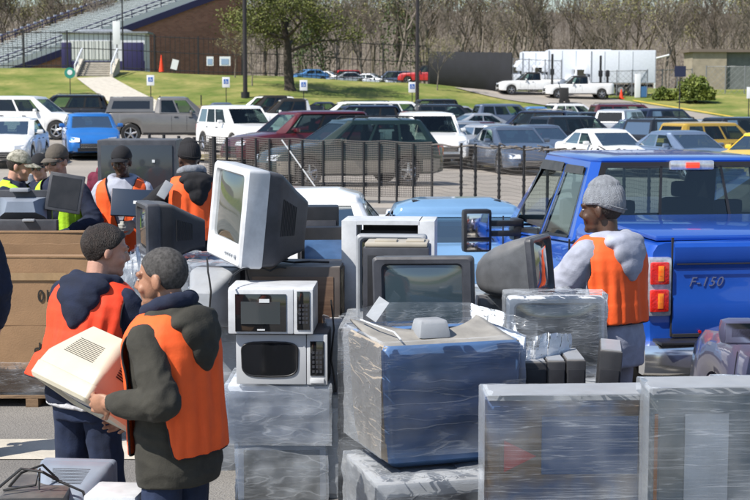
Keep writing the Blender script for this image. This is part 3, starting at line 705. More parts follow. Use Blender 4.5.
# far wood: a mass of stems, and the hill it stands on
fw = MB(); rnd = random.Random(9)
for i in range(24000):
    d = rnd.uniform(222, 262); x = rnd.uniform(-75, 75); z = 4.5 + (d - 222) * .05 + rnd.random() ** 1.0 * 13.5
    if z > 16 + 2.5 * noise.noise(Vector((x * .07, d * .03, 0))): continue
    L = rnd.uniform(.8, 3.2); w = rnd.uniform(.03, .10); a = rnd.gauss(0, .35); b = rnd.uniform(-.1, .1)
    fw.quad([(x, d, z), (x + w, d, z), (x + w * .4 + L * math.sin(a), d + b, z + L * math.cos(a)), (x + L * math.sin(a), d + b, z + L * math.cos(a))], mi=rnd.choice((0, 0, 1, 1, 2)) if noise.noise(Vector((x * .05, 3, z * .1))) > .05 else rnd.choice((0, 1)))
tag(fw.build('far_wood', [M['bark'], M['bark2'], M['olive']], None, 0, recalc=False), kind='stuff')
hill = sheet('hills', lambda u, v: (-260 + 520 * u, 225 + 150 * v), 60, 10, mat('wooded_hill', (.07, .055, .044), .95, col2=(.21, .18, .14), vscale=1.1, stretch=(1.6, 1.6, .22)), 0)
for v in hill.data.vertices:
    t = (v.co.y - 225) / 150; v.co.z += 15.0 * min(1, t * 2.2) ** .5 + 2.0 * noise.noise(Vector((v.co.x * .03, v.co.y * .02, 0))) - .2
# evergreens
def evergreen(name, label, px, d, h, w, n, m, group=None, z=None):
    rnd = random.Random(int(px)); v = G(px, d); t = thing(name, label, 'tree', v)
    tr = MB(); tr.tube([(0, 0, -.2), (0, 0, h * .9)], [h * .025, .03], 6); tr.build('trunk', M['bark3'], t)
    cr = MB()
    for i in range(n):
        f = rnd.random() ** .8; z = h * (.12 + .88 * f); r = w / 2 * (1 - f ** 1.5) * (.55 + .5 * rnd.random()) + .1; a = rnd.uniform(0, 6.28)
        r *= .8 + .4 * noise.noise(Vector((math.cos(a) * 2, math.sin(a) * 2, z)))
        leaf_tri(cr, Vector((r * math.cos(a), r * math.sin(a), z)), .34, rnd)
    cr.build('crown', m, t, 0, recalc=False)
evergreen('pine_tree', 'dark round evergreen among the bare trees, above the distant red cars', 312, 160, 7.5, 5, 1500, M['leaf_d'])
evergreen('pine_tree', 'tall dark evergreen among the bare trees left of the lamp post', 398, 175, 15, 6, 1500, M['leaf_d'])
evergreen('pine_tree', 'dark evergreen behind the upper rows of the stands', 205, 205, 15, 7, 1200, M['leaf_d'])
evergreen('pine_tree', 'dark evergreen at the far left behind the stands', 55, 205, 17, 6, 1200, M['leaf_d'])

# the big tree coming into leaf
def big_tree():
    rnd = random.Random(11); v = G(290, 119); t = thing('leafing_tree', 'big tree with fresh yellow green leaves and a bare trunk on the grass bank', 'tree', v)
    tr = MB(); cr = MB(); tips = []
    def grow(p, d, L, r, lv):
        pts = [p]; q = p.copy(); dd = d.copy()
        for i in range(4):
            dd = (dd + Vector((rnd.gauss(0, .10), rnd.gauss(0, .10), rnd.gauss(0, .05)))).normalized(); q = q + dd * L / 4; pts.append(q.copy())
            if lv >= 2: tips.append(q.copy())
        tr.tube(pts, [r, r * .9, r * .8, r * .7, r * .6], 8 if lv < 2 else 4, caps=False)
        if lv >= 4: return
        for i in range(4 if lv < 3 else 3):
            base = pts[rnd.choice((2, 3, 4))] if i else pts[-1]; a = rnd.uniform(0, 2 * PI)
            nd = (dd * .7 + Vector((math.cos(a), math.sin(a), rnd.uniform(-.15, .6)))).normalized(); grow(base, nd, L * rnd.uniform(.6, .82), r * .5, lv + 1)
    tr.tube([(.1, 0, -.4), (0, 0, .3), (-.1, 0, 1.8), (-.15, 0, 3.4)], [.62, .42, .36, .32], 10, caps=False)
    grow(Vector((-.15, 0, 3.3)), Vector((0, 0, 1)), 2.95, .30, 0)
    for i in range(5):
        a = i * 1.3; grow(Vector((-.12, 0, 3.0 + .3 * i)), Vector((math.cos(a) * 1.2, math.sin(a) * 1.2, .4)).normalized(), 2.5, .14, 1)
    tr.build('trunk', M['bark3'], t, 60)
    for p in tips:
        nn = rnd.choice((0, 2, 7, 14))
        if p.z < 2.8 + .9 * rnd.random(): continue
        for _ in range(nn): leaf_tri(cr, p + Vector((rnd.gauss(0, .42), rnd.gauss(0, .42), rnd.gauss(0, .3))), rnd.uniform(.12, .26), rnd)
    cr.build('crown', M['leaf_y'], t, 0, recalc=False)
big_tree()
def small_tree(px, d, lab):
    v = G(px, d); t = thing('young_tree', lab, 'tree', v, 1.0, scale=.33); link('trunk', protos[1][0], t); link('crown', protos[1][1], t)
small_tree(253, 121, 'small budding tree on the bank left of the big tree')
small_tree(236, 128, 'small budding tree against the brick wall of the stadium')
small_tree(437, 126, 'thin young tree in front of the black screened fence')
def bush(px, d, w, h, n, lab):
    rnd = random.Random(int(px)); v = G(px, d); t = thing('bush', lab, 'bush', v)
    st = MB()
    for i in range(6): a = i; st.tube([(0, 0, -.1), (w * .25 * math.cos(a), .3 * math.sin(a), h * .7)], [.05, .02], 4)
    st.build('stem', M['bark3'], t); cr = MB()
    for i in range(n):
        a, b = rnd.uniform(0, 2 * PI), math.acos(rnd.uniform(-.2, 1)); q = Vector((math.cos(a) * math.sin(b), math.sin(a) * math.sin(b), math.cos(b)))
        k = (.7 + .3 * rnd.random()) * (.85 + .5 * noise.noise(q * 2.3 + Vector((px, 0, 0))))
        leaf_tri(cr, Vector((q.x * w / 2 * k, q.y * w / 2.6 * k, h * .12 + max(0, q.z) * h * .88 * k)), .26, rnd)
    cr.build('crown', M['bush'], t, 0, recalc=False)
bush(694, 124, 3.7, 2.35, 4200, 'big rounded juniper bush in front of the tan shed')
bush(662, 126, 2.0, 1.15, 1300, 'low juniper bush left of the big rounded bush')

# ------------------------------------------------------------------ stadium
M['purple'] = mat('purple_paint', (.022, .018, .085), .5)
M['lpale'] = mat('aluminium_bench', (.50, .54, .56), .45, .2, var=.15, vscale=.5)
M['deck'] = mat('galvanised_deck', (.17, .20, .21), .6, .1, var=.2, vscale=1)
M['steelw'] = mat('white_steel', (.62, .64, .68), .5)
def brick_mat():
    m = bpy.data.materials.new('brown_brick'); m.use_nodes = True; n, l = nt(m); b = n['Principled BSDF']; b.inputs['Roughness'].default_value = .9
    tc = n.new('ShaderNodeTexCoord'); mp = n.new('ShaderNodeMapping'); mp.inputs['Rotation'].default_value = (PI / 2, 0, 0); l.new(tc.outputs['Object'], mp.inputs[0])
    br = n.new('ShaderNodeTexBrick'); br.inputs['Color1'].default_value = (.20, .080, .058, 1); br.inputs['Color2'].default_value = (.28, .125, .09, 1); br.inputs['Mortar'].default_value = (.20, .17, .15, 1)
    br.inputs['Scale'].default_value = 1; br.inputs['Brick Width'].default_value = .42; br.inputs['Row Height'].default_value = .15; br.inputs['Mortar Size'].default_value = .014
    l.new(mp.outputs[0], br.inputs[0]); l.new(br.outputs[0], b.inputs['Base Color']); return m
M['brick'] = brick_mat()
A = W(24, 60, 150); RD = Vector((.85, .53, 0)).normalized(); UD = Vector((-.53, .85, 0)).normalized(); SL = .36
st = thing('stadium_stands', 'sloping stadium stands with pale aluminium benches and a purple edge', 'stadium', (A.x, A.y, 0), math.atan2(RD.y, RD.x))
z0 = A.z; LW_ = 27
dk = MB(); pr = []; N = 30; P_ = .82
for i in range(-3, N):
    x = i * P_; z = z0 + SL * x
    dk.box((x + P_ / 2, LW_ / 2, z - .12), (P_ + .01, LW_, .06 + .2)); 
dk.build('deck', M['deck'], st)
for i in range(-3, N):
    x = i * P_; z = z0 + SL * x + .42
    b = MB(); b.box((x + .35, LW_ / 2, z), (.30, LW_ - .6, .06))
    for yy in np.arange(1, LW_, 1.5): b.box((x + .35, yy, z - .2), (.06, .08, .38))
    b.build('bench', M['lpale'], st)
fc = MB()
fc.prism([(-3, z0 - 3 * SL - .95), (N * P_, z0 + SL * N * P_ - .95), (N * P_, z0 + SL * N * P_ - .25), (-3, z0 - 3 * SL - .25)], -.25, -.05); fc.build('fascia', M['purple'], st)
fc = MB(); fc.prism([(-3, z0 - 3 * SL - .24), (N * P_, z0 + SL * N * P_ - .24), (N * P_, z0 + SL * N * P_ + .32), (-3, z0 - 3 * SL + .32)], -.20, -.1); fc.build('side_panel', M['steelw'], st)
for yy, nm in ((-.15, 'near'), (LW_ - .2, 'far')):
    rl = MB()
    for hh in (.7, 1.1): rl.tube([(-3, yy, z0 - 3 * SL + hh), (N * P_, yy, z0 + SL * N * P_ + hh)], .05, 4)
    for i in range(-2, N, 2): rl.tube([(i * P_, yy, z0 + SL * i * P_), (i * P_, yy, z0 + SL * i * P_ + 1.15)], .05, 4)
    if nm == 'far':
        for i in range(-3, N): rl.box((i * P_, yy + .1, z0 + SL * i * P_ + 1.15), (.35, .1, .3), mi=1)
    rl.build('railing', [M['purple'], M['steelw']], st)
bw = MB(); xa, xb = 10.2, N * P_
bw.prism([(-2.5, 2), (xb, 2), (xb, z0 + SL * xb - .96), (-2.5, z0 - 2.5 * SL - .96)], .02, .4); bw.build('brick_wall', M['brick'], st)

# ticket booth
v = G(106, 140); bt = thing('ticket_booth', 'low white ticket booth with purple doors and grey roof below the stands', 'building', (v.x, v.y, v.z - .1))
w = MB(); w.box((0, 1.5, 1.75), (7.6, 3, 3.5)); w.build('wall', M['steelw'], bt)
w = MB(); w.box((0, 1.5, 3.58), (8.3, 3.6, .16)); w.box((0, 1.5, 3.76), (5.6, 2.4, .3), taper=(.7, .6)); w.build('roof', mat('grey_roof', (.20, .22, .25), .8, var=.2), bt)
w = MB(); w.box((-1.3, -.03, 1.95), (4.0, .06, 1.7), mi=0)
for i in range(12): w.box((-3.1 + i * .33, -.07, 1.95), (.04, .04, 1.7), mi=1)
w.build('shutter', [mat('pale_shutter', (.55, .57, .56), .6), mat('shutter_line', (.3, .32, .33), .6)], bt)
w = MB(); w.box((0, -.05, .5), (7.6, .06, .9)); w.build('lower_panel', M['purple'], bt)
for x in (-2.75 - .7, 2.7):
    w = MB(); w.box((x, -.09, 1.35), (.9 if x < 0 else 2.0, .06, 2.6), bev=.01); w.build('door', M['purple'], bt)
# steps with handrails
v = G(95, 125); stp = thing('steps', 'concrete steps with two white handrails climbing the grass bank', 'steps', (v.x, v.y, gz(v.x, v.y - 1)), 0)
w = MB()
for i in range(9): w.box((0, .25 + i * .36, .06 + i * .165), (2.7, .38, .17))
for i in range(9): w.box((0, .06 + i * .36, .13 + i * .165), (2.7, .02, .05), mi=1)
w.build('tread', [M['concrete'], M['dark']], stp)
for x in (-1.5, 1.5):
    w = MB(); w.prism([(0, -.4), (3.5, -.4), (3.5, 1.75), (2.9, 1.75), (0, .45)], -.14, .14, f=lambda p, x=x: Vector((x + p.y, p.x, p.z))); w.build('side_wall', M['concrete'], stp)
    w = MB(); w.tube([(x, .05, .4), (x, .05, 1.2), (x, 3.2, 2.6), (x, 3.2, 1.5)], .07, 6); w.tube([(x, 1.6, .9), (x, 1.6, 1.9)], .05, 6); w.build('handrail', M['steelw'], stp)

# ------------------------------------------------------------------ fences, poles, signs in the distance
M['bfence'] = mat('black_fence_paint', (.012, .012, .015), .5)
def picket(name, lab, p0, p1, h, step=.55, post=2.6, pr=.03, r=.023, big=.06):
    p0 = Vector((*p0, gz(*p0))); p1 = Vector((*p1, gz(*p1))); t = thing(name, lab, 'fence', p0)
    L = (p1 - p0).length; n = int(L / post); w = MB(); ps = MB(); D = lambda s: Vector((p0.x + (p1.x - p0.x) * s, p0.y + (p1.y - p0.y) * s, 0))
    def at(s): q = D(s); return Vector((q.x - p0.x, q.y - p0.y, gz(q.x, q.y) - p0.z))
    m_ = int(L / step)
    for i in range(m_):
        a = at(i / m_); ps.tube([a, a + Vector((0, 0, h))], r, 3, caps=False)
    for hh in (.25, h * .55, h - .15):
        for i in range(n): ps.tube([at(i / n) + Vector((0, 0, hh)), at((i + 1) / n) + Vector((0, 0, hh))], r * 1.5, 4, caps=False)
    ps.build('rails', M['bfence'], t, 0)
    for i in range(n + 1):
        w = MB(); a = at(i / n); w.box(a + Vector((0, 0, h / 2 - .1)), (big * 2, big * 2, h + .3)); w.build('post', M['bfence'], t, 0)
picket('picket_fence', 'tall black picket fence running below the stadium stands', tuple(G(-60, 134))[:2], tuple(G(243, 134))[:2], 3.3, .42, 3.6, big=.07)
picket('picket_fence', 'tall black picket fence behind the big tree up to the screened fence', tuple(G(243, 134.3))[:2], tuple(G(428, 139))[:2], 3.6, .42, 3.6, big=.05)
p0, p1 = G(429, 137), G(511, 128)
t = thing('screened_fence', 'black windscreen cloth stretched on a chain fence in the middle distance', 'fence', p0)
w = MB(); n = 60; rows = []
for zz in (-.3, 1.5, 3.3):
    rows.append([p0.lerp(p1, i / n) - p0 + Vector((0, .05 * noise.noise(Vector((i * .13, zz, 0))), (zz if zz < 3 else 6.25 - .35 * i / n - p0.lerp(p1, i / n).z + .03 * math.sin(i * 1.3)) + (p0.lerp(p1, i / n).z - p0.z) * 0)) for i in range(n + 1)])
w.loft(rows, caps=False, closed=False)
o = w.build('cloth', mat('black_windscreen', (.009, .010, .014), .85, var=.3, vscale=.8), t); md = o.modifiers.new('t', 'SOLIDIFY'); md.thickness = .02
for i in range(9):
    w = MB(); a = p0.lerp(p1, i / 8) - p0; w.tube([a + Vector((0, .15, -.3)), a + Vector((0, .15, 3.5))], .05, 6); w.build('post', M['bfence'], t)
M['chain'] = glass('chain_link', (.78, .78, .8), .0, .5)
def chainfence(lab, A_, B_, h, n):
    t = thing('chain_fence', lab, 'fence', A_); w = MB(); m_ = int((B_ - A_).length / .5)
    for i in range(m_):
        for sgn in (0, 1):
            a = A_.lerp(B_, (i + sgn) / m_) - A_; b = A_.lerp(B_, (i + 1 - sgn) / m_) - A_
            for j in range(5): 
                q0 = a + Vector((0, 0, h * j / 5)); q1 = b + Vector((0, 0, h * (j + 1) / 5)); w.tube([q0, q1], .011, 3, caps=False)
    w.tube([Vector((0, 0, h)), B_ - A_ + Vector((0, 0, h))], .03, 5); w.build('mesh', mat('galvanised_wire', (.25, .26, .27), .5, .5), t, 0)
    for i in range(n + 1):
        w = MB(); a = A_.lerp(B_, i / n) - A_; w.tube([a + Vector((0, 0, -.2)), a + Vector((0, 0, h + .1))], .045, 6); w.build('post', mat('fence_post_steel', (.22, .23, .25), .5, .5) if i == 0 else bpy.data.materials['fence_post_steel'], t)
chainfence('chain link fence with a gate in front of the white box trucks', G(512, 131), G(560, 129), 2.9, 3)
chainfence('chain link fence between the box trucks and the tan shed', G(600, 128), G(690, 131), 2.2, 6)
chainfence('chain link fence in front of the tan shed at the right', G(704, 134), G(800, 134), 2.4, 5)
# gate posts, dark
for px, lab in ((551, 'dark gate post leaning by the first white pickup'), (599, 'tall dark gate post in front of the nearest box truck'), (606, 'short dark gate post beside the tall one')):
    v = G(px, 127); w = MB(); w.tube([(0, 0, -.2), (0, 0, 3.6 if px != 606 else 2.4)], .10, 8); w.box((0, 0, 2.1), (.34, .2, .5), bev=.02); o = w.build('gate_post', M['bfence'], None, loc=v); tag(o, lab, 'post', 'gate posts by the box trucks')
# person-sized machine by the gate: dark hand cart
def pole(name, lab, px, d, h, r0, r1, m='bfence', base=True, z=None, cat='lamp post'):
    v = G(px, d); t = thing(name, lab, cat, v); w = MB(); w.tube([(0, 0, 0), (0, 0, h)], [r0, r1], 12); w.build('pole', M[m], t)
    if base: w = MB(); w.disc((0, 0, .15), r0 * 1.9, (0, 0, 1), .5, 16); w.build('base', M['concrete'] if base == 2 else M['bfence'], t)
M['postbrown'] = mat('dark_bronze_steel', (.035, .03, .033), .4, .3)
pole('lamp_post', 'tall dark lamp post at the left on the grass bank beside the leafing tree', 246, 112.5, 14, .17, .12, 'postbrown')
pole('lamp_post', 'tall dark lamp post in the centre rising behind the white minivan', 417, 108, 14, .14, .105, 'postbrown')
pole('flag_pole', 'thin dark pole standing in front of the ticket booth', 125, 133, 14, .07, .05, 'bfence', False, cat='pole')
M['signw'] = mat('sign_white', (.68, .70, .72), .5); M['signb'] = mat('sign_blue', (.03, .12, .42), .5); M['signg'] = mat('sign_green', (.02, .22, .17), .5)
def sign(lab, px, d, h, w_=.55, hh=.75, kind='park'):
    v = G(px, d); t = thing('parking_sign' if kind == 'park' else 'notice_sign', lab, 'sign', v); w = MB(); w.tube([(0, 0, -.1), (0, 0, h - .05)], .035, 6); w.build('post', M['bfence'], t)
    w = MB()
    if kind == 'round':
        w.disc((0, -.04, h - .3), .42, (0, 1, 0), .03, 24, 0); w.build('sign_face', [M['signg']], t); w = MB(); w.disc((0, -.06, h - .25), .2, (0, 1, 0), .02, 16); w.build('emblem', M['signw'], t)
    else:
        w.box((0, -.05, h - hh / 2), (w_, .03, hh), bev=.01); w.build('sign_face', M['signw'], t)
        if kind == 'park':
            w = MB(); w.box((0, -.07, h - hh * .42), (w_ * .62, .012, w_ * .62)); w.build('emblem', M['signb'], t)
            w = MB(); z = h - hh * .42   # wheelchair symbol
            w.disc((-.02, -.082, z + .12), .028, (0, 1, 0), .01, 8); w.box((-.01, -.082, z + .04), (.03, .01, .12)); w.box((.04, -.082, z + .0), (.1, .01, .03)); w.box((.085, -.082, z - .05), (.03, .01, .1))
            w.tube([(.07 * math.cos(a) - .01, -.082, z - .05 + .07 * math.sin(a)) for a in np.linspace(2.2, 6.2, 10)], .012, 4); w.build('symbol', M['signw'], t)
G4 = 'blue and white accessible parking signs'
for px, d, lab in ((152, 111, 'accessible parking sign in front of the brick wall, right of the footpath'), (227, 110, 'accessible parking sign just left of the tall lamp post'), (304, 108.5, 'accessible parking sign at the right of the big tree trunk'), (412, 109, 'accessible parking sign just left of the centre lamp post')):
    v = W(px, 86, d); sign(lab, px, d, max(1.5, W(px, {152: 75, 227: 77, 304: 80, 412: 82}[px], d).z - gz(v.x, d)))
sign('round green sign at the foot of the concrete steps', 72, 116, W(72, 69, 116).z - G(72, 116).z, kind='round')
sign('white notice sign on a post at the right edge by the yellow kerb', 747, 100, W(747, 87, 100).z - G(747, 100).z, .32, .75, 'n')
sign('tall white notice sign in front of the ticket booth, right of the steps', 119, 131, 4.2, .65, 2.0, 'n')
for px, w_, lab in ((210, .6, 'small white panel sign on the brick stadium wall'), (225, .95, 'wider white and blue panel sign on the brick stadium wall')):
    v = W(px, 61, 132.6); o = MB(); o.box((0, 0, 0), (w_, .05, .8)); t = o.build('panel_sign', M['signw'], None, loc=v); tag(t, lab, 'sign'); o = MB(); o.box((0, -.04, -.05), (w_ * .7, .02, .5)); o.build('print', mat('faded_print', (.25, .35, .5), .6), t)
v = G(174, 130); t = thing('sandwich_board', 'tilted pale board leaning on a stand beside the orange cone marker', 'sign', v); o = MB(); o.box((0, 0, .75), (.55, .05, .85), m=Matrix.Rotation(.25, 4, 'Y')); o.build('board', M['signw'], t); o = MB(); o.box((.1, .15, .35), (.05, .3, .7)); o.build('stand', M['bfence'], t)
v = G(163, 130); t = thing('traffic_cone', 'tall thin orange cone marker standing on the grass before the brick wall', 'cone', v); o = MB(); o.tube([(0, 0, 0), (0, 0, 1.5)], [.24, .03], 14); o.build('cone', M['red_or'], t); o = MB(); o.box((0, 0, .03), (.5, .5, .06)); o.build('base', M['bfence'], t)
for px, d in ((161, 110), (202, 110), (692, 98)):
    v = G(px, d); o = MB(); o.tube([(0, 0, 0), (0, 0, .75)], .05, 6); tag(o.build('marker_post', M['bfence'], None, loc=v), 'short dark marker post on the grass edge', 'post', 'short marker posts at the grass edge')
v = G(524, 106); t = thing('post_sign', 'dark blue square sign on a thin post left of the juniper bush', 'sign', G(678, 110)); o = MB(); zt = W(678, 66, 110).z - t.location.z
o.tube([(0, 0, 0), (0, 0, zt)], .045, 6); o.build('post', M['bfence'], t); o = MB(); o.box((0, -.06, zt - .38), (.82, .05, .78)); o.build('sign_face', mat('dark_blue_sign', (.012, .018, .05), .5), t)
tag(t, 'dark blue square sign on a thin post above the juniper bush', 'sign')

# box trucks, shed, pickups by the gate
M['boxw'] = mat('white_box_panel', (.66, .70, .76), .45, var=.05)
def boxtruck(lab, px0, d, L, h, z0=1.05):
    v = G(px0, d); t = thing('box_truck', lab, 'truck', v, 0); o = MB(); o.box((L / 2, 1.2, z0 + h / 2), (L, 2.4, h), bev=.08); o.build('box_body', M['boxw'], t)
    o = MB(); o.box((.05, -.014, z0 + h / 2), (.10, .04, h - .16)); o.box((L - .04, -.014, z0 + h / 2), (.08, .04, h - .16)); o.build('edge_shade', M['grey_pl'], t)  # dark edge lines added to stand in for shaded gaps between trucks
    o = MB()
    for i in range(1, int(L / 1.2)): o.box((i * 1.2, -.01, z0 + h / 2), (.04, .03, h - .2))
    o.box((L / 2, -.012, z0 + .06), (L, .04, .1)); o.build('rib', mat('box_rib', (.5, .53, .56), .4, .4) if 'box_rib' not in bpy.data.materials else bpy.data.materials['box_rib'], t)
    o = MB(); o.box((L / 2, 1.2, z0 - .22), (L * .96, 1.0, .22)); o.build('chassis', M['dark'], t)
    o = MB(); o.box((-1.0, 1.2, .5 + .55), (1.9, 2.0, 1.1), bev=.12); o.box((-.75, 1.2, 1.95), (1.3, 1.8, .9), taper=(.65, .85), bev=.08); o.box((-.2, 1.2, 2.2 + (h - 2.2) * .4), (.8, 2.2, h - 1.5), taper=(.5, .9), bev=.2); o.build('cab', M['boxw'], t)
    o = MB(); o.box((-.75, .22, 1.95), (.75, .05, .5)); o.box((-1.33, 1.2, 1.98), (.05, 1.5, .55)); o.build('window', M['black2'], t)
    for x in (-1.2, L - 2.0, L - 3.0):
        o = MB(); o.disc((x, .12, .48), .48, (0, 1, 0), .28, 20, 0); o.disc((x, -.03, .48), .25, (0, 1, 0), .02, 14, 1); o.build('wheel', [M['rubber'], M['rim']], t)
    o = MB(); o.box((-1.96, 1.2, .6), (.1, 1.9, .35), bev=.03); o.build('bumper', M['black'], t)
boxtruck('farthest white box truck, leftmost of the three by the gate', 521, 134, 5.2, 2.5)
boxtruck('middle white box truck behind the white work pickup', 547, 131.5, 5.5, 2.7)
boxtruck('nearest and longest white box truck, right of the gate', 589, 129.5, 5.6, 2.8)
for px, d, hd, lab in ((530, 128.3, 96, 'white work pickup facing left beside the farthest box truck'), (577, 126.2, 94, 'white work pickup facing left in front of the middle box truck')):
    v = G(px, d); place(RC['pickup'], 'work_pickup', lab, 'pickup truck', v.x, v.y, R(hd), PT['white'], 'white pickups at the gate')
v = G(563, 122); t = thing('hand_cart', 'dark upright cart standing on the drive between the white pickups', 'cart', v)
o = MB(); o.box((0, 0, .75), (.7, .5, 1.1), bev=.05); o.tube([(-.3, 0, 1.2), (-.45, 0, 1.7)], .04, 6); o.build('body', M['dark'], t); o = MB(); o.disc((-.25, -.3, .2), .2, (0, 1, 0), .08); o.disc((.25, -.3, .2), .2, (0, 1, 0), .08); o.build('wheel', M['rubber'], t)
v = G(636, 128); t = thing('vent_box', 'tall white cabinet standing before the end of the long box truck', 'cabinet', v); o = MB(); o.box((0, 0, 1.0), (.45, .4, 2.0), bev=.03); o.build('cabinet_body', M['signw'], t); o = MB(); o.box((.5, 0, .5), (.5, .3, .9)); o.build('side_bin', mat('blue_bin', (.05, .14, .3), .5), t)
v = G(620, 127); o = MB(); o.tube([(0, 0, 0), (0, 0, .8)], [.2, .04], 12); o.box((0, 0, .03), (.45, .45, .06)); tag(o.build('traffic_cone', M['red_or'], None, loc=v), 'small orange cone beneath the long white box truck', 'cone')
v = G(722, 146); t = thing('shed', 'flat roofed tan shed with a darker grey wing at the right edge', 'building', (v.x, v.y, v.z))
sx_ = lambda px: (px - 722) / FPX * 146
ht = W(700, 52, 146).z - v.z
o = MB(); o.box(((sx_(690) + sx_(724)) / 2, 2, ht / 2), (sx_(724) - sx_(690), 4, ht)); o.build('wall', mat('tan_block', (.30, .26, .20), .85, var=.15, vscale=1.5), t)
o = MB(); o.box(((sx_(724) + sx_(840)) / 2, 2.3, ht / 2), (sx_(840) - sx_(724), 4, ht)); o.build('wall', mat('grey_green_block', (.135, .15, .15), .85, var=.15, vscale=1.5), t)
o = MB(); o.box(((sx_(686) + sx_(724)) / 2, 2, ht + .15), (sx_(724) - sx_(686), 4.6, .3)); o.box(((sx_(724) + sx_(840)) / 2, 2.1, ht + .12), (sx_(840) - sx_(724) - .01, 4.9, .26)); o.build('roof', mat('brown_fascia', (.15, .12, .10), .8), t)
v = W(655, 60, 150); o = MB(); o.tube([(-1.7, 0, 0), (0, 0, .15), (1.4, 0, .5)], .11, 6); o.box((0, 0, -1.4), (.15, .15, 2.8)); o.box((-1.5, 0, -1.4), (.12, .12, 2.8)); tag(o.build('barrier_frame', M['signw'], None, loc=v), 'pale low frame between the box truck and the shed', 'frame')

# ------------------------------------------------------------------ mesh fence across the middle
FA, FB = G(205, 33), G(432, 31.5)
M['fmesh'] = None
t = thing('mesh_fence', 'sagging grey plastic mesh strung on dark posts in front of the green wagon', 'fence', FA)
def wiremat():
    return mat('weathered_plastic_mesh', (.15, .135, .125), .7)
w = MB(); n = 66; rows = 25; rnd = random.Random(3)
def fpt(i, j):
    s = i / n; p = FA.lerp(FB, s) - FA; top = 1.42 - .03 * abs(math.sin(s * PI * 5)) - .10 * s + .03 * rnd.random() * 0
    sag = noise.noise(Vector((s * 3, j * .03, 0))) * .022
    return Vector((p.x + sag * .5, p.y + sag * 2, .16 + (top - .16) * j / rows + sag * .6))
for j in range(rows + 1):
    w.tube([fpt(i, j) for i in range(n + 1)], .0085, 3, caps=False)
for i in range(0, n * 2 + 1):
    w.tube([fpt(i / 2, j) for j in range(0, rows + 1, 3)] + [fpt(i / 2, rows)], .006, 3, caps=False)
w.build('mesh', wiremat(), t, 0)
pxs = [215, 228, 244, 258, 272, 292, 305, 326, 345, 366, 381, 398, 414, 432]
for p in pxs:
    s = (p - 205) / 227; a = FA.lerp(FB, s) - FA; w = MB(); w.tube([a + Vector((0, -.04, 0)), a + Vector((0, -.04, 1.40 - .1 * s))], .028 if p != 215 else .05, 6); w.build('post', M['bfence'], t)
w = MB(); a = FA.lerp(FB, .35) - FA; b = FA.lerp(FB, .52) - FA; w.tube([a + Vector((0, -.05, 1.35)), b + Vector((0, -.05, .2))], .014, 5); w.build('guy_rope', M['signw'], t)
# second fence, thin wires on ribbed posts, coming nearer to the right
FC, FD = G(432, 31), G(668, 26)
t = thing('mesh_fence', 'thin wire mesh fence on ribbed dark posts between the minivan and the blue truck', 'fence', FC)
w = MB()
def g2(s, z): p = FC.lerp(FD, s) - FC; return Vector((p.x, p.y, z))
for j in range(16): w.tube([g2(i / 40, .14 + 1.12 * j / 15 + .02 * math.sin(i * .9 + j * .3)) for i in range(41)], .0035, 3, caps=False)
for i in range(150): w.tube([g2(i / 150, .1), g2(i / 150, 1.28)], .0028, 3, caps=False)
w.tube([g2(i / 40, 1.30 + .02 * math.sin(i)) for i in range(41)], .02, 5); 
for i in range(60):
    s = .3 + .7 * rnd.random(); q = g2(s, 1.28 + .06 * rnd.random()); w.tube([q, q + Vector((rnd.gauss(0, .16), rnd.gauss(0, .1), rnd.gauss(0, .03)))], .013, 4)
w.build('mesh', bpy.data.materials['weathered_plastic_mesh'], t, 0)
for p in (466, 482, 508, 534, 558, 584, 606, 630, 652):
    s = (p - 432) / 236; a = g2(s, 0); w = MB(); w.tube([a, a + Vector((0, 0, 1.36))], .028, 8)
    for k in range(11): w.disc(a + Vector((0, 0, .1 + k * .12)), .035, (0, 0, 1), .04, 8)
    w.build('post', M['bfence'], t)
# left fence behind the men
FE, FF = G(150, 36), G(214, 33.3)
t = thing('mesh_fence', 'short run of dark post and rail fence behind the man in the black hood', 'fence', FE)
w = MB()
for z in (.3, .8, 1.25): w.tube([Vector((0, 0, z)), FF - FE + Vector((0, 0, z))], .02, 5)
w.build('rail', M['bfence'], t)
for i in range(5): w = MB(); a = (FF - FE) * (i / 4.2); w.tube([a, a + Vector((0, 0, 1.35))], .04, 6); w.build('post', M['bfence'], t)
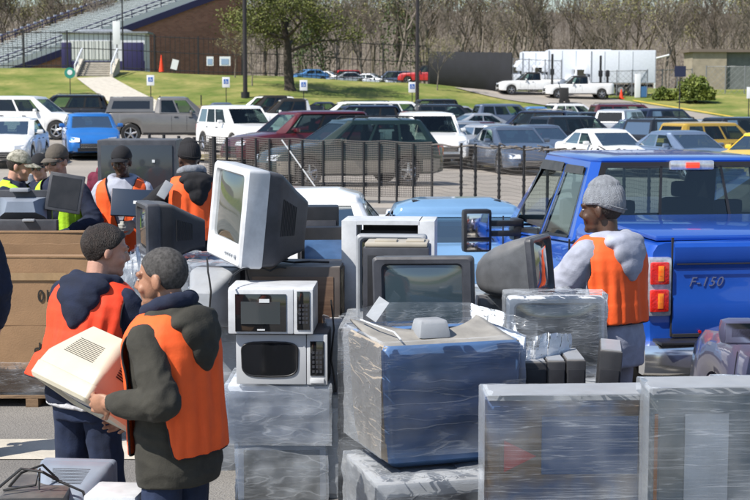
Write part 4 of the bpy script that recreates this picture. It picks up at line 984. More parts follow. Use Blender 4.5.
# ------------------------------------------------------------------ the blue pickup truck
M['tblue'] = paint('truck_blue', (.010, .080, .44), .15)
M['lens'] = mat('red_lens', (.55, .008, .006), .12, col2=(.85, .03, .01), vscale=9, coat=1, bump=.25, bscale=60)
M['amber'] = mat('painted_amber_glow', (.95, .34, .03), .3, col2=(1, .12, .01), vscale=30)  # orange patches that paint a sunlit glow onto the red lenses
M['lensc'] = mat('clear_lens', (.5, .5, .52), .15, .5, col2=(.75, .75, .78), vscale=30, coat=1)
M['bumper'] = mat('bumper_chrome', (.88, .89, .9), .13, .93, bump=.03, bscale=3)
def truck():
    t = thing('pickup_truck', 'bright blue pickup truck seen from behind with chrome bumper and red tail lamp', 'pickup truck', (2.74, 9.85, 0), R(8.0))
    ar, wr = .52, .42; ax = (1.15, 4.75); L = 5.75
    def zb(y):
        z = .56
        for a in ax:
            if abs(y - a) < ar: z = max(z, wr + math.sqrt(ar * ar - (y - a) ** 2))
        return z
    def top(y): return float(np.interp(y, [0, 1.72, 1.76, 4.4, 4.6, 5.5, 5.75], [1.36, 1.36, 1.20, 1.08, 1.06, .98, .82]))
    st = sorted({0, .025, .07, 1.715, 1.765, 4.4, 5.0, 5.4, 5.6, 5.75} | {round(a + q, 3) for a in ax for q in np.linspace(-ar, ar, 17)} | {round(a + s * (ar + .004), 3) for a in ax for s in (-1, 1)} | {.3, .5, 2.2, 2.8, 3.4, 3.9})
    def w(y): return .985 - (.035 if y == 0 else .01 if y == .025 else 0) - max(0, y - 4.9) ** 2 * .16
    def half(y):
        b, s, ww = zb(y), top(y), w(y); h = s - b
        return [(0, b), (ww * .93, b), (ww * .985, b + .03), (ww, b + .3 * h), (ww * 1.005, b + .62 * h), (ww * .995, s - .13), (ww * .985, s - .06), (ww * .955, s - .015), (ww * .90, s), (ww * .4, s + .01), (0, s + .012)]
    mb = MB(); mb.loft([[(x, y, z) for x, z in half(y)] + [(-x, y, z) for x, z in half(y)[-2:0:-1]] for y in st])
    mb.build('body', M['tblue'], t, 35)
    # tonneau lid with a raised lip
    mb = MB(); mb.box((0, .90, 1.385), (1.80, 1.68, .035), bev=.014); mb.build('tonneau_cover', M['tblue'], t)
    # tailgate
    prof = [(0.02, .745), (-.012, .76), (-.022, .80), (-.026, .98), (-.014, 1.02), (-.016, 1.19), (-.03, 1.215), (-.045, 1.26), (-.045, 1.335), (-.03, 1.36), (.02, 1.37)]
    mb = MB(); mb.prism([(p[0], p[1]) for p in prof], -.805, .805, f=lambda p: Vector((p.y, p.x, p.z))); tg = mb.build('tailgate', M['tblue'], t, 25)
    mb = MB()
    for x in (-.808, .808): mb.box((x, -.004, 1.07), (.012, .02, .65))
    mb.box((0, -.022, .752), (1.6, .02, .02)); mb.box((0, -.047, 1.225), (1.58, .006, .008)); mb.build('seam', M['dark'], tg)
    mb = MB(); mb.box((.0, -.035, 1.12), (.24, .02, .10), bev=.012); mb.build('handle', M['black'], tg)
    mb = MB()
    for i in range(7): mb.disc((-.62 + i * .085, -.03, .775), .011, (0, 1, 0), .01, 8)
    mb.build('red_dots', M['lampr'], tg)  # row of small red dots low on the tailgate
    cu = bpy.data.curves.new('lettering', 'FONT'); cu.body = 'F-150'; cu.size = .088; cu.offset = .0004; cu.extrude = .0018; cu.shear = .35; cu.space_character = 1.15
    ob = bpy.data.objects.new('emblem', cu); COL.objects.link(ob); bpy.context.view_layer.update()
    me = bpy.data.meshes.new_from_object(ob.evaluated_get(bpy.context.evaluated_depsgraph_get())); bpy.data.objects.remove(ob)
    me.materials.clear(); me.materials.append(M['chrome']); link('emblem', me, tg, (-.70, -.0195, 1.075), (PI / 2, 0, 0))
    # tail lamps
    for s in (-1, 1):
        x = s * .90
        mb = MB(); mb.box((x, .015, 1.075), (.17, .09, .39), bev=.02); lamp = mb.build('tail_lamp', M['lensc'], t)
        for z in (1.165, .985): mb = MB(); mb.box((x - s * .0, -.032, z), (.128, .03, .148), bev=.014); le = mb.build('lens', M['lens'], lamp); mb = MB(); mb.box((x + .005, -.0485, z), (.038, .004, .10), bev=.0015); mb.box((x + .005, -.0495, z + .01), (.018, .004, .05)); mb.build('painted_glow', M['amber'], le)
        mb = MB(); mb.box((s * .978, .07, 1.075), (.03, .10, .36), bev=.01); mb.build('side_lens', M['lens'], lamp)
    # bumper
    def br(x, k=1):
        c = abs(x) / 1.0; yb = -.20 + .10 * c ** 3
        return [(x, yb + .05, .50), (x, yb + .012, .52), (x, yb, .57), (x, yb + .004, .66), (x, yb + .02, .70), (x, yb + .06, .715), (x, .03, .715), (x, .03, .50)]
    mb = MB(); mb.loft([br(x) for x in (-1.01, -.98, -.9, -.7, -.45, -.40)]); mb.loft([br(x) for x in (.40, .45, .7, .9, .98, 1.01)])
    def br2(x): return [(x, -.19, .52), (x, -.188, .58), (x, -.17, .62), (x, .03, .62), (x, .03, .52)]
    mb.loft([br2(-.41), br2(.41)]); bu = mb.build('bumper', M['bumper'], t, 40)
    mb = MB(); mb.box((0, -.08, .722), (1.86, .21, .02), bev=.006); mb.box((0, -.10, .655), (.8, .16, .06), bev=.01); mb.build('step_pad', M['black'], bu)
    mb = MB(); mb.box((0, -.2, .60), (.31, .01, .15)); mb.build('number_plate', M['plate'], bu)
    mb = MB(); mb.box((0, 2.9, .5), (1.5, 5.2, .3)); mb.tube([(.5, .3, .4), (.55, -.1, .38)], .035, 10); mb.box((0, 2.9, .62), (1.2, 5.0, .2)); mb.build('underbody', M['dark'], t)
    for a in ax:
        for s in (-1, 1):
            x = s * .84; tw = MB(); pr = [(.27, -.13), (.40, -.135), (.42, -.09), (.42, .09), (.40, .135), (.27, .13)]
            tw.loft([[(x + q[1], a + q[0] * math.cos(u), .42 + q[0] * math.sin(u)) for q in pr] for u in np.linspace(0, 2 * PI, 33)], caps=False)
            ty = tw.build('tyre', M['rubber'], t); rm = MB(); rm.disc((x + s * .05, a, .42), .27, (1, 0, 0), .05, 24); rm.build('rim', M['rim'], ty)
    # cab
    B_ = {}
    bot = [Vector((-.90, 1.77, 1.26)), Vector((-.965, 1.88, 1.19)), Vector((-.965, 4.0, 1.07)), Vector((-.85, 4.65, 1.07)), Vector((.85, 4.65, 1.07)), Vector((.965, 4.0, 1.07)), Vector((.965, 1.88, 1.19)), Vector((.90, 1.77, 1.26))]
    zr = 1.80
    top_ = [Vector((-.72, 1.93, zr)), Vector((-.775, 2.03, zr)), Vector((-.775, 3.4, zr)), Vector((-.68, 3.65, zr)), Vector((.68, 3.65, zr)), Vector((.775, 3.4, zr)), Vector((.775, 2.03, zr)), Vector((.72, 1.93, zr))]
    mb = MB()
    def frame(q, holes, th=.0):
        bl, br_, tr, tl = q; P = lambda u, v: (bl * (1 - u) + br_ * u) * (1 - v) + (tl * (1 - u) + tr * u) * v
        us = sorted({0., 1.} | {h for a in holes for h in a[:2]}); vv = sorted({0., 1.} | {h for a in holes for h in a[2:]})
        for a, b in zip(us, us[1:]):
            for c, d in zip(vv, vv[1:]):
                if any(h[0] <= (a + b) / 2 <= h[1] and h[2] <= (c + d) / 2 <= h[3] for h in holes): continue
                mb.quad([P(a, c), P(b, c), P(b, d), P(a, d)])
    rq = (bot[0], bot[7], top_[7], top_[0]); fq = (bot[4], bot[3], top_[3], top_[4])
    LQ = (bot[1], bot[2], top_[2], top_[1]); RQ = (bot[6], bot[5], top_[5], top_[6])
    hs = [(.07, .43, .06, .90), (.49, .97, .04, .92)]; rh = (.035, .965, .03, .94)
    frame(rq, [rh]); frame(fq, [(.03, .97, .04, .94)]); frame(LQ, hs); frame(RQ, hs)
    for i, j in ((0, 1), (2, 3), (4, 5), (6, 7)): mb.quad([bot[i], bot[j], top_[j], top_[i]])
    c = sum(top_, Vector()) / 8; ins = lambda kx, ky, z: [Vector((c.x + (p.x - c.x) * kx, c.y + (p.y - c.y) * ky, z)) for p in top_]
    rings = [top_, ins(1.0, 1.005, zr + .012), ins(.96, .985, zr + .024), ins(.86, .93, zr + .034), ins(.5, .6, zr + .042)]
    mb.loft(rings, caps=False); mb.bm.faces.new([mb.bm.verts.new(p) for p in rings[-1]]); bmesh.ops.remove_doubles(mb.bm, verts=mb.bm.verts, dist=.0005)
    cab = mb.build('cab', M['tblue'], t, 30)
    # glass
    mb = MB(); mb.panel(rq, .03, .97, .02, .95, -.004); rg = mb.build('rear_window', glass('truck_rear_glass', (.42, .50, .52), .10), t)
    mb = MB()
    for u in (.335, .665): mb.panel(rq, u - .007, u + .007, .03, .94, .004)
    mb.panel(rq, .03, .97, .02, .045, .004); mb.panel(rq, .03, .97, .915, .945, .004); mb.build('window_seal', M['black'], rg)
    mb = MB(); mb.panel(fq, .02, .98, .03, .95, -.004); mb.build('windscreen', M['glassl'], t)
    q = (bot[2], bot[1], top_[1], top_[2])
    mb = MB(); mb.panel(q, .565, .935, .05, .91, -.006); mb.build('window', glass('truck_side_glass', (.45, .55, .6), .25), t)
    mb = MB(); mb.panel(RQ, .06, .44, .05, .91, -.006); mb.build('window', M['glassm'], t); mb = MB(); mb.panel(RQ, .48, .98, .03, .93, -.006); mb.build('window', M['glassm'], t)
    for qq, sg in ((q, 1),):
        mb = MB()
        def fr(u0, u1, v0, v1, wd=.02):
            mb.panel(qq, u0, u1, v0, v0 + wd * 1.6, .006); mb.panel(qq, u0, u1, v1 - wd * 2, v1, .006); mb.panel(qq, u0, u0 + wd * .6, v0, v1, .006); mb.panel(qq, u1 - wd * .6, u1, v0, v1, .006)
        fr(.015, .515, .03, .935, .03); fr(.555, .945, .04, .92)
        mb.build('window_frame', M['black'], cab)
        # wind deflectors
        for u0, u1, v1 in ((.02, .51, .945), (.565, .935, .93)):
            mb = MB(); mb.panel(qq, u0, u1, .83, v1, .016); mb.build('wind_deflector', M['blackdust'], cab)
    mb = MB(); mb.box((0, 1.905, 1.775), (.36, .05, .075), bev=.02); bl_ = mb.build('brake_light', M['lensc'], t); mb = MB(); mb.box((0, 1.875, 1.775), (.11, .02, .045), bev=.006); mb.build('lens', mat('lit_brake_lens', (.9, .05, .02), .15, coat=1, emis=((1, .06, .02), .5)), bl_)
    # door seams and handles on the visible side
    mb = MB()
    for y in (1.86, 2.85, 4.15): mb.box((-.987, y, .93), (.012, .012, .56))
    mb.build('door_seam', M['dark'], t)
    for y in (2.0, 2.85): mb = MB(); mb.box((-1.01, y, 1.04), (.04, .2, .04), bev=.012); mb.build('door_handle', M['tblue'], t)
    # inside
    mb = MB(); mb.box((0, 3.1, 1.19), (1.70, 2.4, .03)); mb.box((0, 2.3, 1.24), (1.4, .16, .26), bev=.05)
    for x in (-.45, .45): mb.box((x, 3.3, 1.26), (.46, .14, .34), bev=.06); mb.box((x, 3.32, 1.50), (.24, .08, .14), bev=.04); mb.box((x, 2.28, 1.42), (.24, .08, .12), bev=.04)
    mb.tube([(-.42 + .19 * math.cos(a), 3.95 + .05 * math.sin(a), 1.26 + .19 * math.sin(a)) for a in np.linspace(0, 2 * PI, 18)], .017, 6)
    mb.build('seat', mat('grey_seat', (.05, .05, .055), .9), t)
    # towing mirrors
    for s in (-1, 1):
        mb = MB(); mb.box((s * 1.36, 3.57, 1.13), (.26, .12, .38), bev=.035); m_ = mb.build('mirror', M['black'], t)
        mb = MB(); mb.box((s * 1.36, 3.505, 1.18), (.20, .008, .21), bev=.003); mb.build('mirror_glass', M['chrome'], m_); mb = MB(); mb.box((s * 1.36, 3.505, 1.00), (.20, .008, .075), bev=.003); mb.build('mirror_glass', M['chrome'], m_)
        for z in (1.10, 1.19): mb = MB(); mb.box((s * 1.12, 3.58, z), (.34, .07, .05), bev=.012); mb.build('mirror_arm', M['black'], m_)
        mb = MB(); mb.box((s * .98, 3.65, 1.13), (.1, .2, .2), bev=.03); mb.build('mirror_base', M['black'], m_)
truck()
# near cars in the queue
def nearcar(px, d, rz, p, lab, kind='near', z=0):
    v = G(px, d); return place(RC[kind], 'parked_car', lab, 'car', v.x, v.y, R(rz), PT[p], z=z)
c1 = nearcar(306, 16.9, -2, 'white', 'white sedan with its rear window showing behind the large white television')
c2 = nearcar(453, 15.7, 2, 'skyblue', 'light blue sedan whose roof and rear window show left of the truck mirror')
c2.scale = (.98, .95, .885); c1.scale = (1, 1, .91)
mb = MB(); mb.box((0, -.42, 1.408), (.92, .16, .02), bev=.008); mb.build('sunroof_visor', M['black'], c2)
mb = MB(); mb.box((.1, -1.25, 1.08), (.34, .02, .06)); mb.build('window_sticker', M['signw'], c1)
c3 = place(RC['suvp'], 'parked_car', 'grey purple car fender and mirror cut off by the right edge behind the truck', 'car', 2.79, 6.72, R(1), PT['plum'], z=0)

# ------------------------------------------------------------------ discarded electronics
def crt(name, lab, loc, w, h, bd=.10, dep=.36, k=(.55, .5), mg=(.05, .05, .05, .08), fm='char_pl', rm='char_pl', sm='screen', rot=None, rz=0, cat='television', group=None, drop=.0, r=.02, vents=True, buttons=True, wrap=None, foot=False, round_back=False):
    """tube set: bezel, curved glass, tapering rear case with vents; the screen faces local -y"""
    t = thing(name, lab, cat, loc, R(rz), group, [R(a) for a in rot] if rot else None)
    l, r_, tp, bt = mg; W2 = w / 2; x0, x1, z0, z1 = -W2 + l, W2 - r_, bt, h - tp
    def rr(x0, x1, z0, z1, y, rad, n=4):
        out = []
        for cx, cz, a0 in ((x1 - rad, z0 + rad, -PI / 2), (x1 - rad, z1 - rad, 0), (x0 + rad, z1 - rad, PI / 2), (x0 + rad, z0 + rad, PI)):
            for i in range(n + 1): a = a0 + PI / 2 * i / n; out.append((cx + rad * math.cos(a), y, cz + rad * math.sin(a)))
        return out
    mb = MB()
    mb.loft([rr(-W2 + .006, W2 - .006, .006, h - .006, bd, r), rr(-W2, W2, 0, h, bd - .01, r), rr(-W2, W2, 0, h, .014, r), rr(-W2 + .012, W2 - .012, .012, h - .012, 0, r), rr(x0 - .012, x1 + .012, z0 - .012, z1 + .012, .002, .03), rr(x0, x1, z0, z1, .022, .028)], caps=False)
    mb.build('bezel', M[fm], t, 40)
    # glass, gently bulging
    mb = MB(); n = 10; g = []
    for j in range(n + 1):
        row = []
        for i in range(n + 1):
            u, v = i / n * 2 - 1, j / n * 2 - 1; row.append(mb.bm.verts.new(((x0 + x1) / 2 + u * (x1 - x0) / 2 * 1.01, .020 - .018 * (1 - u * u) * (1 - v * v) ** .5 - .0, (z0 + z1) / 2 + v * (z1 - z0) / 2 * 1.01)))
        g.append(row)
    for j in range(n):
        for i in range(n): mb.bm.faces.new((g[j][i], g[j][i + 1], g[j + 1][i + 1], g[j + 1][i]))
    mb.build('screen', M[sm], t, 60)
    # rear case
    kx, kz = k; mb = MB(); zc = h * .5 - drop * 0
    def ring(f, sx_, sz_, rad): 
        ww, hh = W2 * sx_, h * sz_; zb_ = (h - hh) * (.35) + .004
        return rr(-ww, ww, zb_, zb_ + hh, bd + dep * f, min(rad, ww * .45, hh * .45), 5)
    if round_back:
        rs = [(-.02, .985, .985, .03), (.12, .97, .97, .05), (.35, .93, .92, .1), (.6, .82, .80, .14), (.8, .66, .64, .14), (.93, .48, .46, .1), (1, .28, .26, .06)]
    else:
        rs = [(-.02, .975, .975, .02), (.22, .955, .955, .025), (.30, .93, .93, .03), (.72, kx + .12, kz + .14, .04), (.93, kx + .02, kz + .02, .03), (1, kx - .03, kz - .03, .02)]
    mb.loft([ring(*q) for q in rs]); case = mb.build('rear_case', M[rm], t, 35)
    if vents:
        mb = MB(); n = 9
        for i in range(n):
            f0 = .10 + .0 * i; yy = bd + dep * .22
        for s in (-1, 1):
            if s > 0: mb.build('vent', M['dark'], case); mb = MB()
            for i in range(9):
                f = .34 + .36 * i / 8; ww = W2 * (.93 + (kx + .12 - .93) * (f - .30) / .42) + .0015; hh = h * (.93 + (kz + .14 - .93) * (f - .30) / .42)
                if round_back: ww *= 1.02
                zb_ = (h - hh) * .35; mb.box((s * ww, bd + dep * f, zb_ + hh * .55), (.004, dep * .022, hh * .42))
        mb.build('vent', M['dark'], case); mb = MB()
        for i in range(11):
            f = .34 + .34 * i / 10; hh = h * (.93 + (kz + .14 - .93) * (f - .30) / .42); ww = W2 * (.93 + (kx + .12 - .93) * (f - .30) / .42)
            mb.box((0, bd + dep * f, (h - hh) * .35 + hh + .003), (ww * 1.1, dep * .014, .004))
        mb.build('vent', M['dark'], case)
    if buttons:
        mb = MB()
        for i in range(4): mb.box((W2 * .2 + i * .035, -.004, bt * .45), (.02, .01, .012), bev=.003)
        mb.disc((W2 * .75, -.004, bt * .45), .012, (0, 1, 0), .012, 12); mb.build('button', M['grey_pl' if fm != 'grey_pl' else 'char_pl'], t)
    if foot: mb = MB(); mb.tube([(0, bd + .08, -.03), (0, bd + .08, .01)], [.15, .09], 20); mb.build('swivel_foot', M[rm], t)
    if wrap: wrapbox(t, (-W2 - .01, W2 + .01, -.012, bd + dep * wrap[0], -.005, h + .012), wrap[1])
    return t
def wrapbox(parent, b, m='film', amp=.010, n=26, taper=(1, 1), open_bottom=True, seed=0, name='plastic_wrap', flare=0, top=True):
    """tight stretch film round a load, pleated and slightly loose"""
    x0, x1, y0, y1, z0, z1 = b; mb = MB(); w, d, h = x1 - x0, y1 - y0, z1 - z0
    per = []
    for i in range(n): per.append((x0 + w * i / n, y0))
    for i in range(n): per.append((x1, y0 + d * i / n))
    for i in range(n): per.append((x1 - w * i / n, y1))
    for i in range(n): per.append((x0, y1 - d * i / n))
    cx, cy = (x0 + x1) / 2, (y0 + y1) / 2; nz = 22; rings = []
    for j in range(nz + 1):
        f = j / nz; ring = []
        for (x, y) in per:
            k = 1 + flare * (1 - f) ** 3
            q = Vector((x * 3 + seed, y * 3, f * h * 14)); o = noise.noise(q) * amp + noise.noise(q * 2.7) * amp * .5
            dx, dy = (x - cx) / (w / 2), (y - cy) / (d / 2); L = math.hypot(dx, dy)
            ring.append((cx + (x - cx) * k + dx / L * o, cy + (y - cy) * k + dy / L * o, z0 + h * f))
        rings.append(ring)
    for s_, dz in ((.985, .006), (.80, .004), (.45, .0)) if top else ((.97, .004),):
        rings.append([(cx + (x - cx) * s_, cy + (y - cy) * s_, z1 + dz + noise.noise(Vector((x * 9, y * 9, s_ * 5 + seed))) * amp) for (x, y) in per])
    mb.loft(rings, caps=False); 
    return mb.build(name, M[m], parent, 70)
def carton(name, lab, loc, sz, m, rz=0, cat='box', bev=.012, wrap=None, seed=0, lid=None, taper=(1, 1), rot=None, amp=.01, detail=True):
    t = thing(name, lab, cat, loc, R(rz), rot=rot); w, d, h = sz
    mb = MB(); mb.box((0, d / 2, h / 2), (w, d, h), bev=bev, taper=taper); mb.build('case', M[m], t)
    if detail:
        mb = MB(); mb.box((0, -.002, h * .5), (w * .86, .006, h * .80), bev=.002); mb.build('front_panel', M[lid or m], t)
    if wrap: wrapbox(t, (-w / 2 - .014, w / 2 + .014, -.022, d + .014, -.002, h + .01), wrap, seed=seed, amp=amp)
    return t

def microwave(lab, loc, w, h, d, fm, dm, rz, window='rect'):
    t = thing('microwave_oven', lab, 'microwave', loc, R(rz)); mb = MB(); mb.box((0, d / 2, h / 2 + .012), (w, d, h - .012), bev=.008); mb.build('case', M[dm], t)
    for x in (-w * .42, w * .42):
        mb = MB(); mb.disc((x, .06, .006), .018, (0, 0, 1), .014, 10); mb.build('foot', M['black'], t)
    mb = MB(); mb.box((-w * .115, -.012, h / 2 + .006), (w * .765, .03, h - .012), bev=.008); dr = mb.build('door', M[fm], t)
    mb = MB()
    if window == 'rect':
        mb.box((-w * .115 , -.029, h * .5), (w * .60, .008, h * .80), bev=.003); mb.build('door_glass', M['black2'], dr)
        mb = MB(); mb.box((-w * .115, -.034, h * .5), (w * .46, .004, h * .48)); mb.build('mesh_window', mat('oven_mesh', (.05, .06, .065), .25, coat=1), dr)
        mb = MB(); mb.box((-w * .07, -.037, h * .76), (w * .12, .003, h * .08)); mb.build('sticker', M['signw'], dr)
        mb = MB(); mb.box((-w * .11, -.0355, h * .14), (w * .09, .003, h * .03)); mb.build('badge', M['signw'], dr)
    else:
        pts = []; W_, H_ = w * .30, h * .33
        for i in range(28):
            a = 2 * PI * i / 28; c, s = math.cos(a), math.sin(a); ex = .42
            x = W_ * math.copysign(abs(c) ** ex, c) * (1 + .10 * (s > 0) * abs(s)); z = H_ * math.copysign(abs(s) ** ex, s) * (1 - .08 * abs(c)); pts.append((x - w * .13, z + h * .53))
        mb.prism(pts, -.034, -.026); mb.build('door_glass', M['black2'], dr)
        mb = MB(); mb.tube([(p[0], -.030, p[1]) for p in pts + pts[:1]], .006, 6); mb.build('window_rim', M['black'], dr)
    mb = MB(); mb.box((w * .385, -.012, h / 2 + .006), (w * .225, .03, h - .012), bev=.006); cp = mb.build('control_panel', M[fm], t)
    mb = MB(); mb.box((w * .385, -.030, h * .55), (w * .15, .006, h * (.82 if window == 'rect' else .66)), bev=.002); mb.build('keypad', M['black2'], cp)
    mb = MB()
    for i in range(3):
        for j in range(5): mb.box((w * (.345 + .04 * i), -.0345, h * (.30 + .09 * j)), (w * .026, .003, h * .05))
    mb.build('key', M['char_pl'], cp)
    if window != 'rect': mb = MB(); mb.box((w * .385, -.031, h * .12), (w * .15, .01, h * .09), bev=.003); mb.build('open_button', M['white_pl'], cp)
    return t
def mottled(name, cols):
    m = bpy.data.materials.new(name); m.use_nodes = True; n, l = nt(m); b = n['Principled BSDF']; b.inputs['Roughness'].default_value = .4
    tc = n.new('ShaderNodeTexCoord'); t_ = n.new('ShaderNodeTexNoise'); t_.inputs['Scale'].default_value = 3.2; t_.inputs['Detail'].default_value = 3; l.new(tc.outputs['Object'], t_.inputs[0])
    r = n.new('ShaderNodeValToRGB'); e = r.color_ramp.elements; e[0].position = .3; e[0].color = (*cols[0], 1); e[1].position = .7; e[1].color = (*cols[-1], 1)
    for i, c in enumerate(cols[1:-1]): q = e.new(.3 + .4 * (i + 1) / (len(cols) - 1)); q.color = (*c, 1)
    l.new(t_.outputs[0], r.inputs[0]); l.new(r.outputs[0], b.inputs['Base Color']); return m
M['mott'] = mottled('mixed_cartons', [(.05, .04, .035), (.24, .15, .08), (.05, .11, .26), (.36, .25, .15)])
M['mott2'] = mottled('mixed_cartons_pale', [(.08, .09, .09), (.30, .30, .28), (.15, .20, .24), (.4, .4, .37)])
def P3(px, py, d): return W(px, py, d)
def atz(px, d, z): return Vector(((px - 375) / FPX * d * 1.0, d, z))

# stack of microwaves
M['msil'] = mat('microwave_silver', (.52, .54, .57), .34, .0, var=.06, vscale=3)
v = atz(277, 8.3, .36); carton('wrapped_cabinet', 'grey film wrapped box directly beneath the silver microwave', v, (.575, .45, .335), 'pale_pl', -1, 'cabinet', wrap='film2', seed=2, lid='pale_pl')
v = atz(280, 8.32, 0); carton('wrapped_cabinet', 'lowest film wrapped cabinet with a small label under the microwave stack', v, (.50, .45, .358), 'pale_pl', 1, 'cabinet', wrap='film2', seed=5, lid='mott2')
v = atz(281, 8.3, .695); microwave('silver microwave with a rounded dark door window, lower of the two', v, .515, .295, .38, 'msil', 'char_pl', -2, 'oval')
v = atz(270, 8.26, .988); microwave('white microwave with a black door window on top of the silver one', v, .475, .262, .33, 'white_pl', 'white_pl', -2, 'rect')
v = atz(292, 8.74, .72); bt_ = carton('television_cabinet', 'brown veneer television cabinet with a grey dusty top and torn right side', v, (.56, .42, .60), 'brownbox', -3, 'television', lid='wood')
mb = MB(); mb.box((.285, .2, .36), (.006, .34, .44)); mb.build('torn_side', mat('torn_board', (.035, .03, .027), .9, col2=(.45, .38, .26), vscale=5, bump=.6), bt_)
mb = MB(); mb.tube([(-.2, .1, .61), (-.1, .05, .63), (.0, .12, .61), (.1, .04, .625), (.2, .15, .61)], .007, 6); mb.tube([(-.25, -.02, .5), (-.27, -.03, .58), (-.2, .06, .62), (-.05, .2, .62)], .006, 6)
mb.build('cable', M['cable'], bt_)
for i, (px, z, w_, h_, m_, lab) in enumerate(((300, 0, .62, .70, 'char_pl', 'dark film wrapped cabinet behind the microwave stack'),)):
    v = atz(px, 8.80, z); carton('wrapped_cabinet', lab, v, (w_, .5, h_), m_, 0, 'cabinet', wrap='film', seed=9)
# big white set on top, turned to the left
crt('television', 'large white fronted tube television turned left on top of the pile, the highest one', atz(221, 8.73, 1.355), .61, .565, .14, .31, (.50, .55), (.06, .06, .05, .13), 'white_pl', 'char_pl', 'screen', rot=(-5, 3, -66), cat='television')
crt('television', 'dark grey television seen from behind below the large white television', atz(222, 9.05, .93), .30, .36, .10, .3, (.5, .5), fm='char_pl', rm='grey_pl', rz=165, vents=False)
v = atz(216, 9.0, 0); carton('wrapped_cabinet', 'pale film wrapped cabinet left of the microwave stack', v, (.42, .5, .92), 'grey_pl', 4, 'cabinet', wrap='film2', seed=12, lid='white_pl')
v = atz(335, 8.55, .42); carton('wrapped_cabinet', 'narrow white cabinet in clear film right of the silver microwave', v, (.10, .35, .60), 'white_pl', 5, 'cabinet', wrap='film', seed=4)
v = atz(338, 8.35, 0); carton('wrapped_cabinet', 'loose crumpled film bale on the ground right of the microwave stack', v, (.20, .4, .62), 'grey_pl', -6, 'bundle', wrap='film2', seed=33, amp=.012, lid='white_pl')
# middle group
v = atz(325, 9.32, .70); carton('flat_television', 'matte black flat panel upright right of the large white television', v, (.30, .10, .80), 'black', 4, 'television', lid='navy')
v = atz(318, 9.7, .70); carton('speaker_cabinet', 'black cabinet top peeking behind the flat black panel', v, (.27, .2, .90), 'black', 2, 'speaker', lid='char_pl')
v = atz(352, 9.3, 0); carton('wrapped_cabinet', 'dark film wrapped crate deep behind the pile centre', v, (1.1, .6, .69), 'char_pl', 0, 'cabinet', wrap='film', seed=19)
# open white cabinet
t = thing('open_cabinet', 'white framed cabinet with a black hollow inside, at the top centre of the pile', 'cabinet', atz(388, 8.95, .70), R(-5)); w_, h_, d_ = .54, .87, .36
mb = MB(); mb.box((-w_ / 2 + .035, d_ / 2, h_ / 2), (.09, d_, h_), bev=.004); mb.box((w_ / 2 - .04, d_ / 2, h_ / 2), (.10, d_, h_), bev=.004); mb.box((0, d_ / 2, h_ - .012), (w_ - .16, d_, .024)); mb.box((0, d_ / 2, .04), (w_ - .16, d_, .06)); mb.build('frame', M['white_pl'], t)
mb = MB(); mb.box((0, d_ - .02, h_ / 2), (w_ - .18, .02, h_ - .05)); mb.box((0, .12, h_ - .09), (w_ - .19, .04, .05), bev=.01); mb.build('back_panel', M['dark'], t)
mb = MB(); mb.box((.02, .16, h_ - .10), (.3, .08, .03), bev=.01); mb.build('inner_board', mat('dark_red_board', (.09, .03, .02), .6), t)
# dark monitor shells
crt('monitor', 'dark grey bezel monitor standing behind the beige topped one in the pile centre', atz(391, 8.42, 1.05), .40, .485, .10, .25, (.5, .5), (.035, .035, .03, .04), 'grey_pl', 'char_pl', 'screen', rz=-6, cat='monitor')
v = atz(396, 8.08, 1.06); t = carton('desktop_computer', 'beige topped device in a dark frame, left behind the black tube television', v, (.36, .26, .44), 'char_pl', -5, 'computer', lid='black')
mb = MB(); mb.box((0, .12, .452), (.34, .24, .022), bev=.008); mb.box((-.06, .10, .468), (.12, .1, .012), bev=.004); mb.box((.10, .12, .468), (.1, .12, .010), bev=.004); mb.build('top_cover', M['tan_pl'] if 'tan_pl' in M else M['cream'], t)
v = atz(398, 8.0, .0); carton('wrapped_cabinet', 'tall dark film wrapped cabinet under the monitors in the pile centre', v, (.62, .75, 1.05), 'char_pl', -3, 'cabinet', wrap='film', seed=44)
crt('television', 'black tube television facing the camera with a dim grey screen, top centre of the pile', atz(424, 7.58, 1.085), .52, .415, .08, .38, (.48, .5), (.06, .06, .045, .075), 'char_pl', 'blackdust', 'screen_b', rot=(0, -1.5, -11), vents=True)
v = atz(425, 7.45, .0); carton('wrapped_cabinet', 'dark wrapped cabinet under the black tube television', v, (.56, .5, 1.07), 'char_pl', -8, 'cabinet', wrap='film', seed=41)
mb = MB(); mb.box((0, 0, .05), (.06, .004, .12), m=Matrix.Rotation(.6, 4, 'Y')); tag(mb.build('paper_sheet', M['signw'], None, loc=atz(372, 7.52, 1.20)), 'small white paper tucked at the left of the black tube television', 'paper')
# domed monitor
crt('monitor', 'rounded grey monitor with dark edged screen left of the man in the grey beanie', atz(549, 7.88, 1.252), .36, .33, .05, .32, (.5, .5), (.03, .03, .03, .04), 'char_pl', 'midgrey_pl', 'screen_b', rz=68, rot=(-6, 0, 68), cat='monitor', round_back=True, vents=False, buttons=False)
v = atz(530, 7.95, 0); carton('wrapped_cabinet', 'wrapped dark cabinet under the rounded grey monitor', v, (.52, .5, 1.24), 'char_pl', 2, 'cabinet', wrap='film', seed=23)
v = atz(518, 8.35, 1.25); mb = MB(); mb.box((0, 0, .12), (.12, .3, .01), m=Matrix.Rotation(.5, 4, 'Y')); tag(mb.build('cardboard_flap', M['card'], None, loc=v), 'brown cardboard flap sticking up behind the rounded grey monitor', 'cardboard')
# white framed monitor in film
crt('monitor', 'pale grey framed monitor wrapped in film, standing behind the black speaker row', atz(558, 7.42, .915), .49, .405, .07, .25, (.5, .5), (.045, .03, .045, .05), 'white_pl', 'white_pl', 'screen_b', rz=1, cat='monitor', wrap=(.3, 'film'), buttons=False)
v = atz(545, 7.30, 0); carton('wrapped_cabinet', 'wrapped cabinet carrying the pale framed monitor', v, (.66, .5, .90), 'grey_pl', 0, 'cabinet', wrap='film', seed=29)
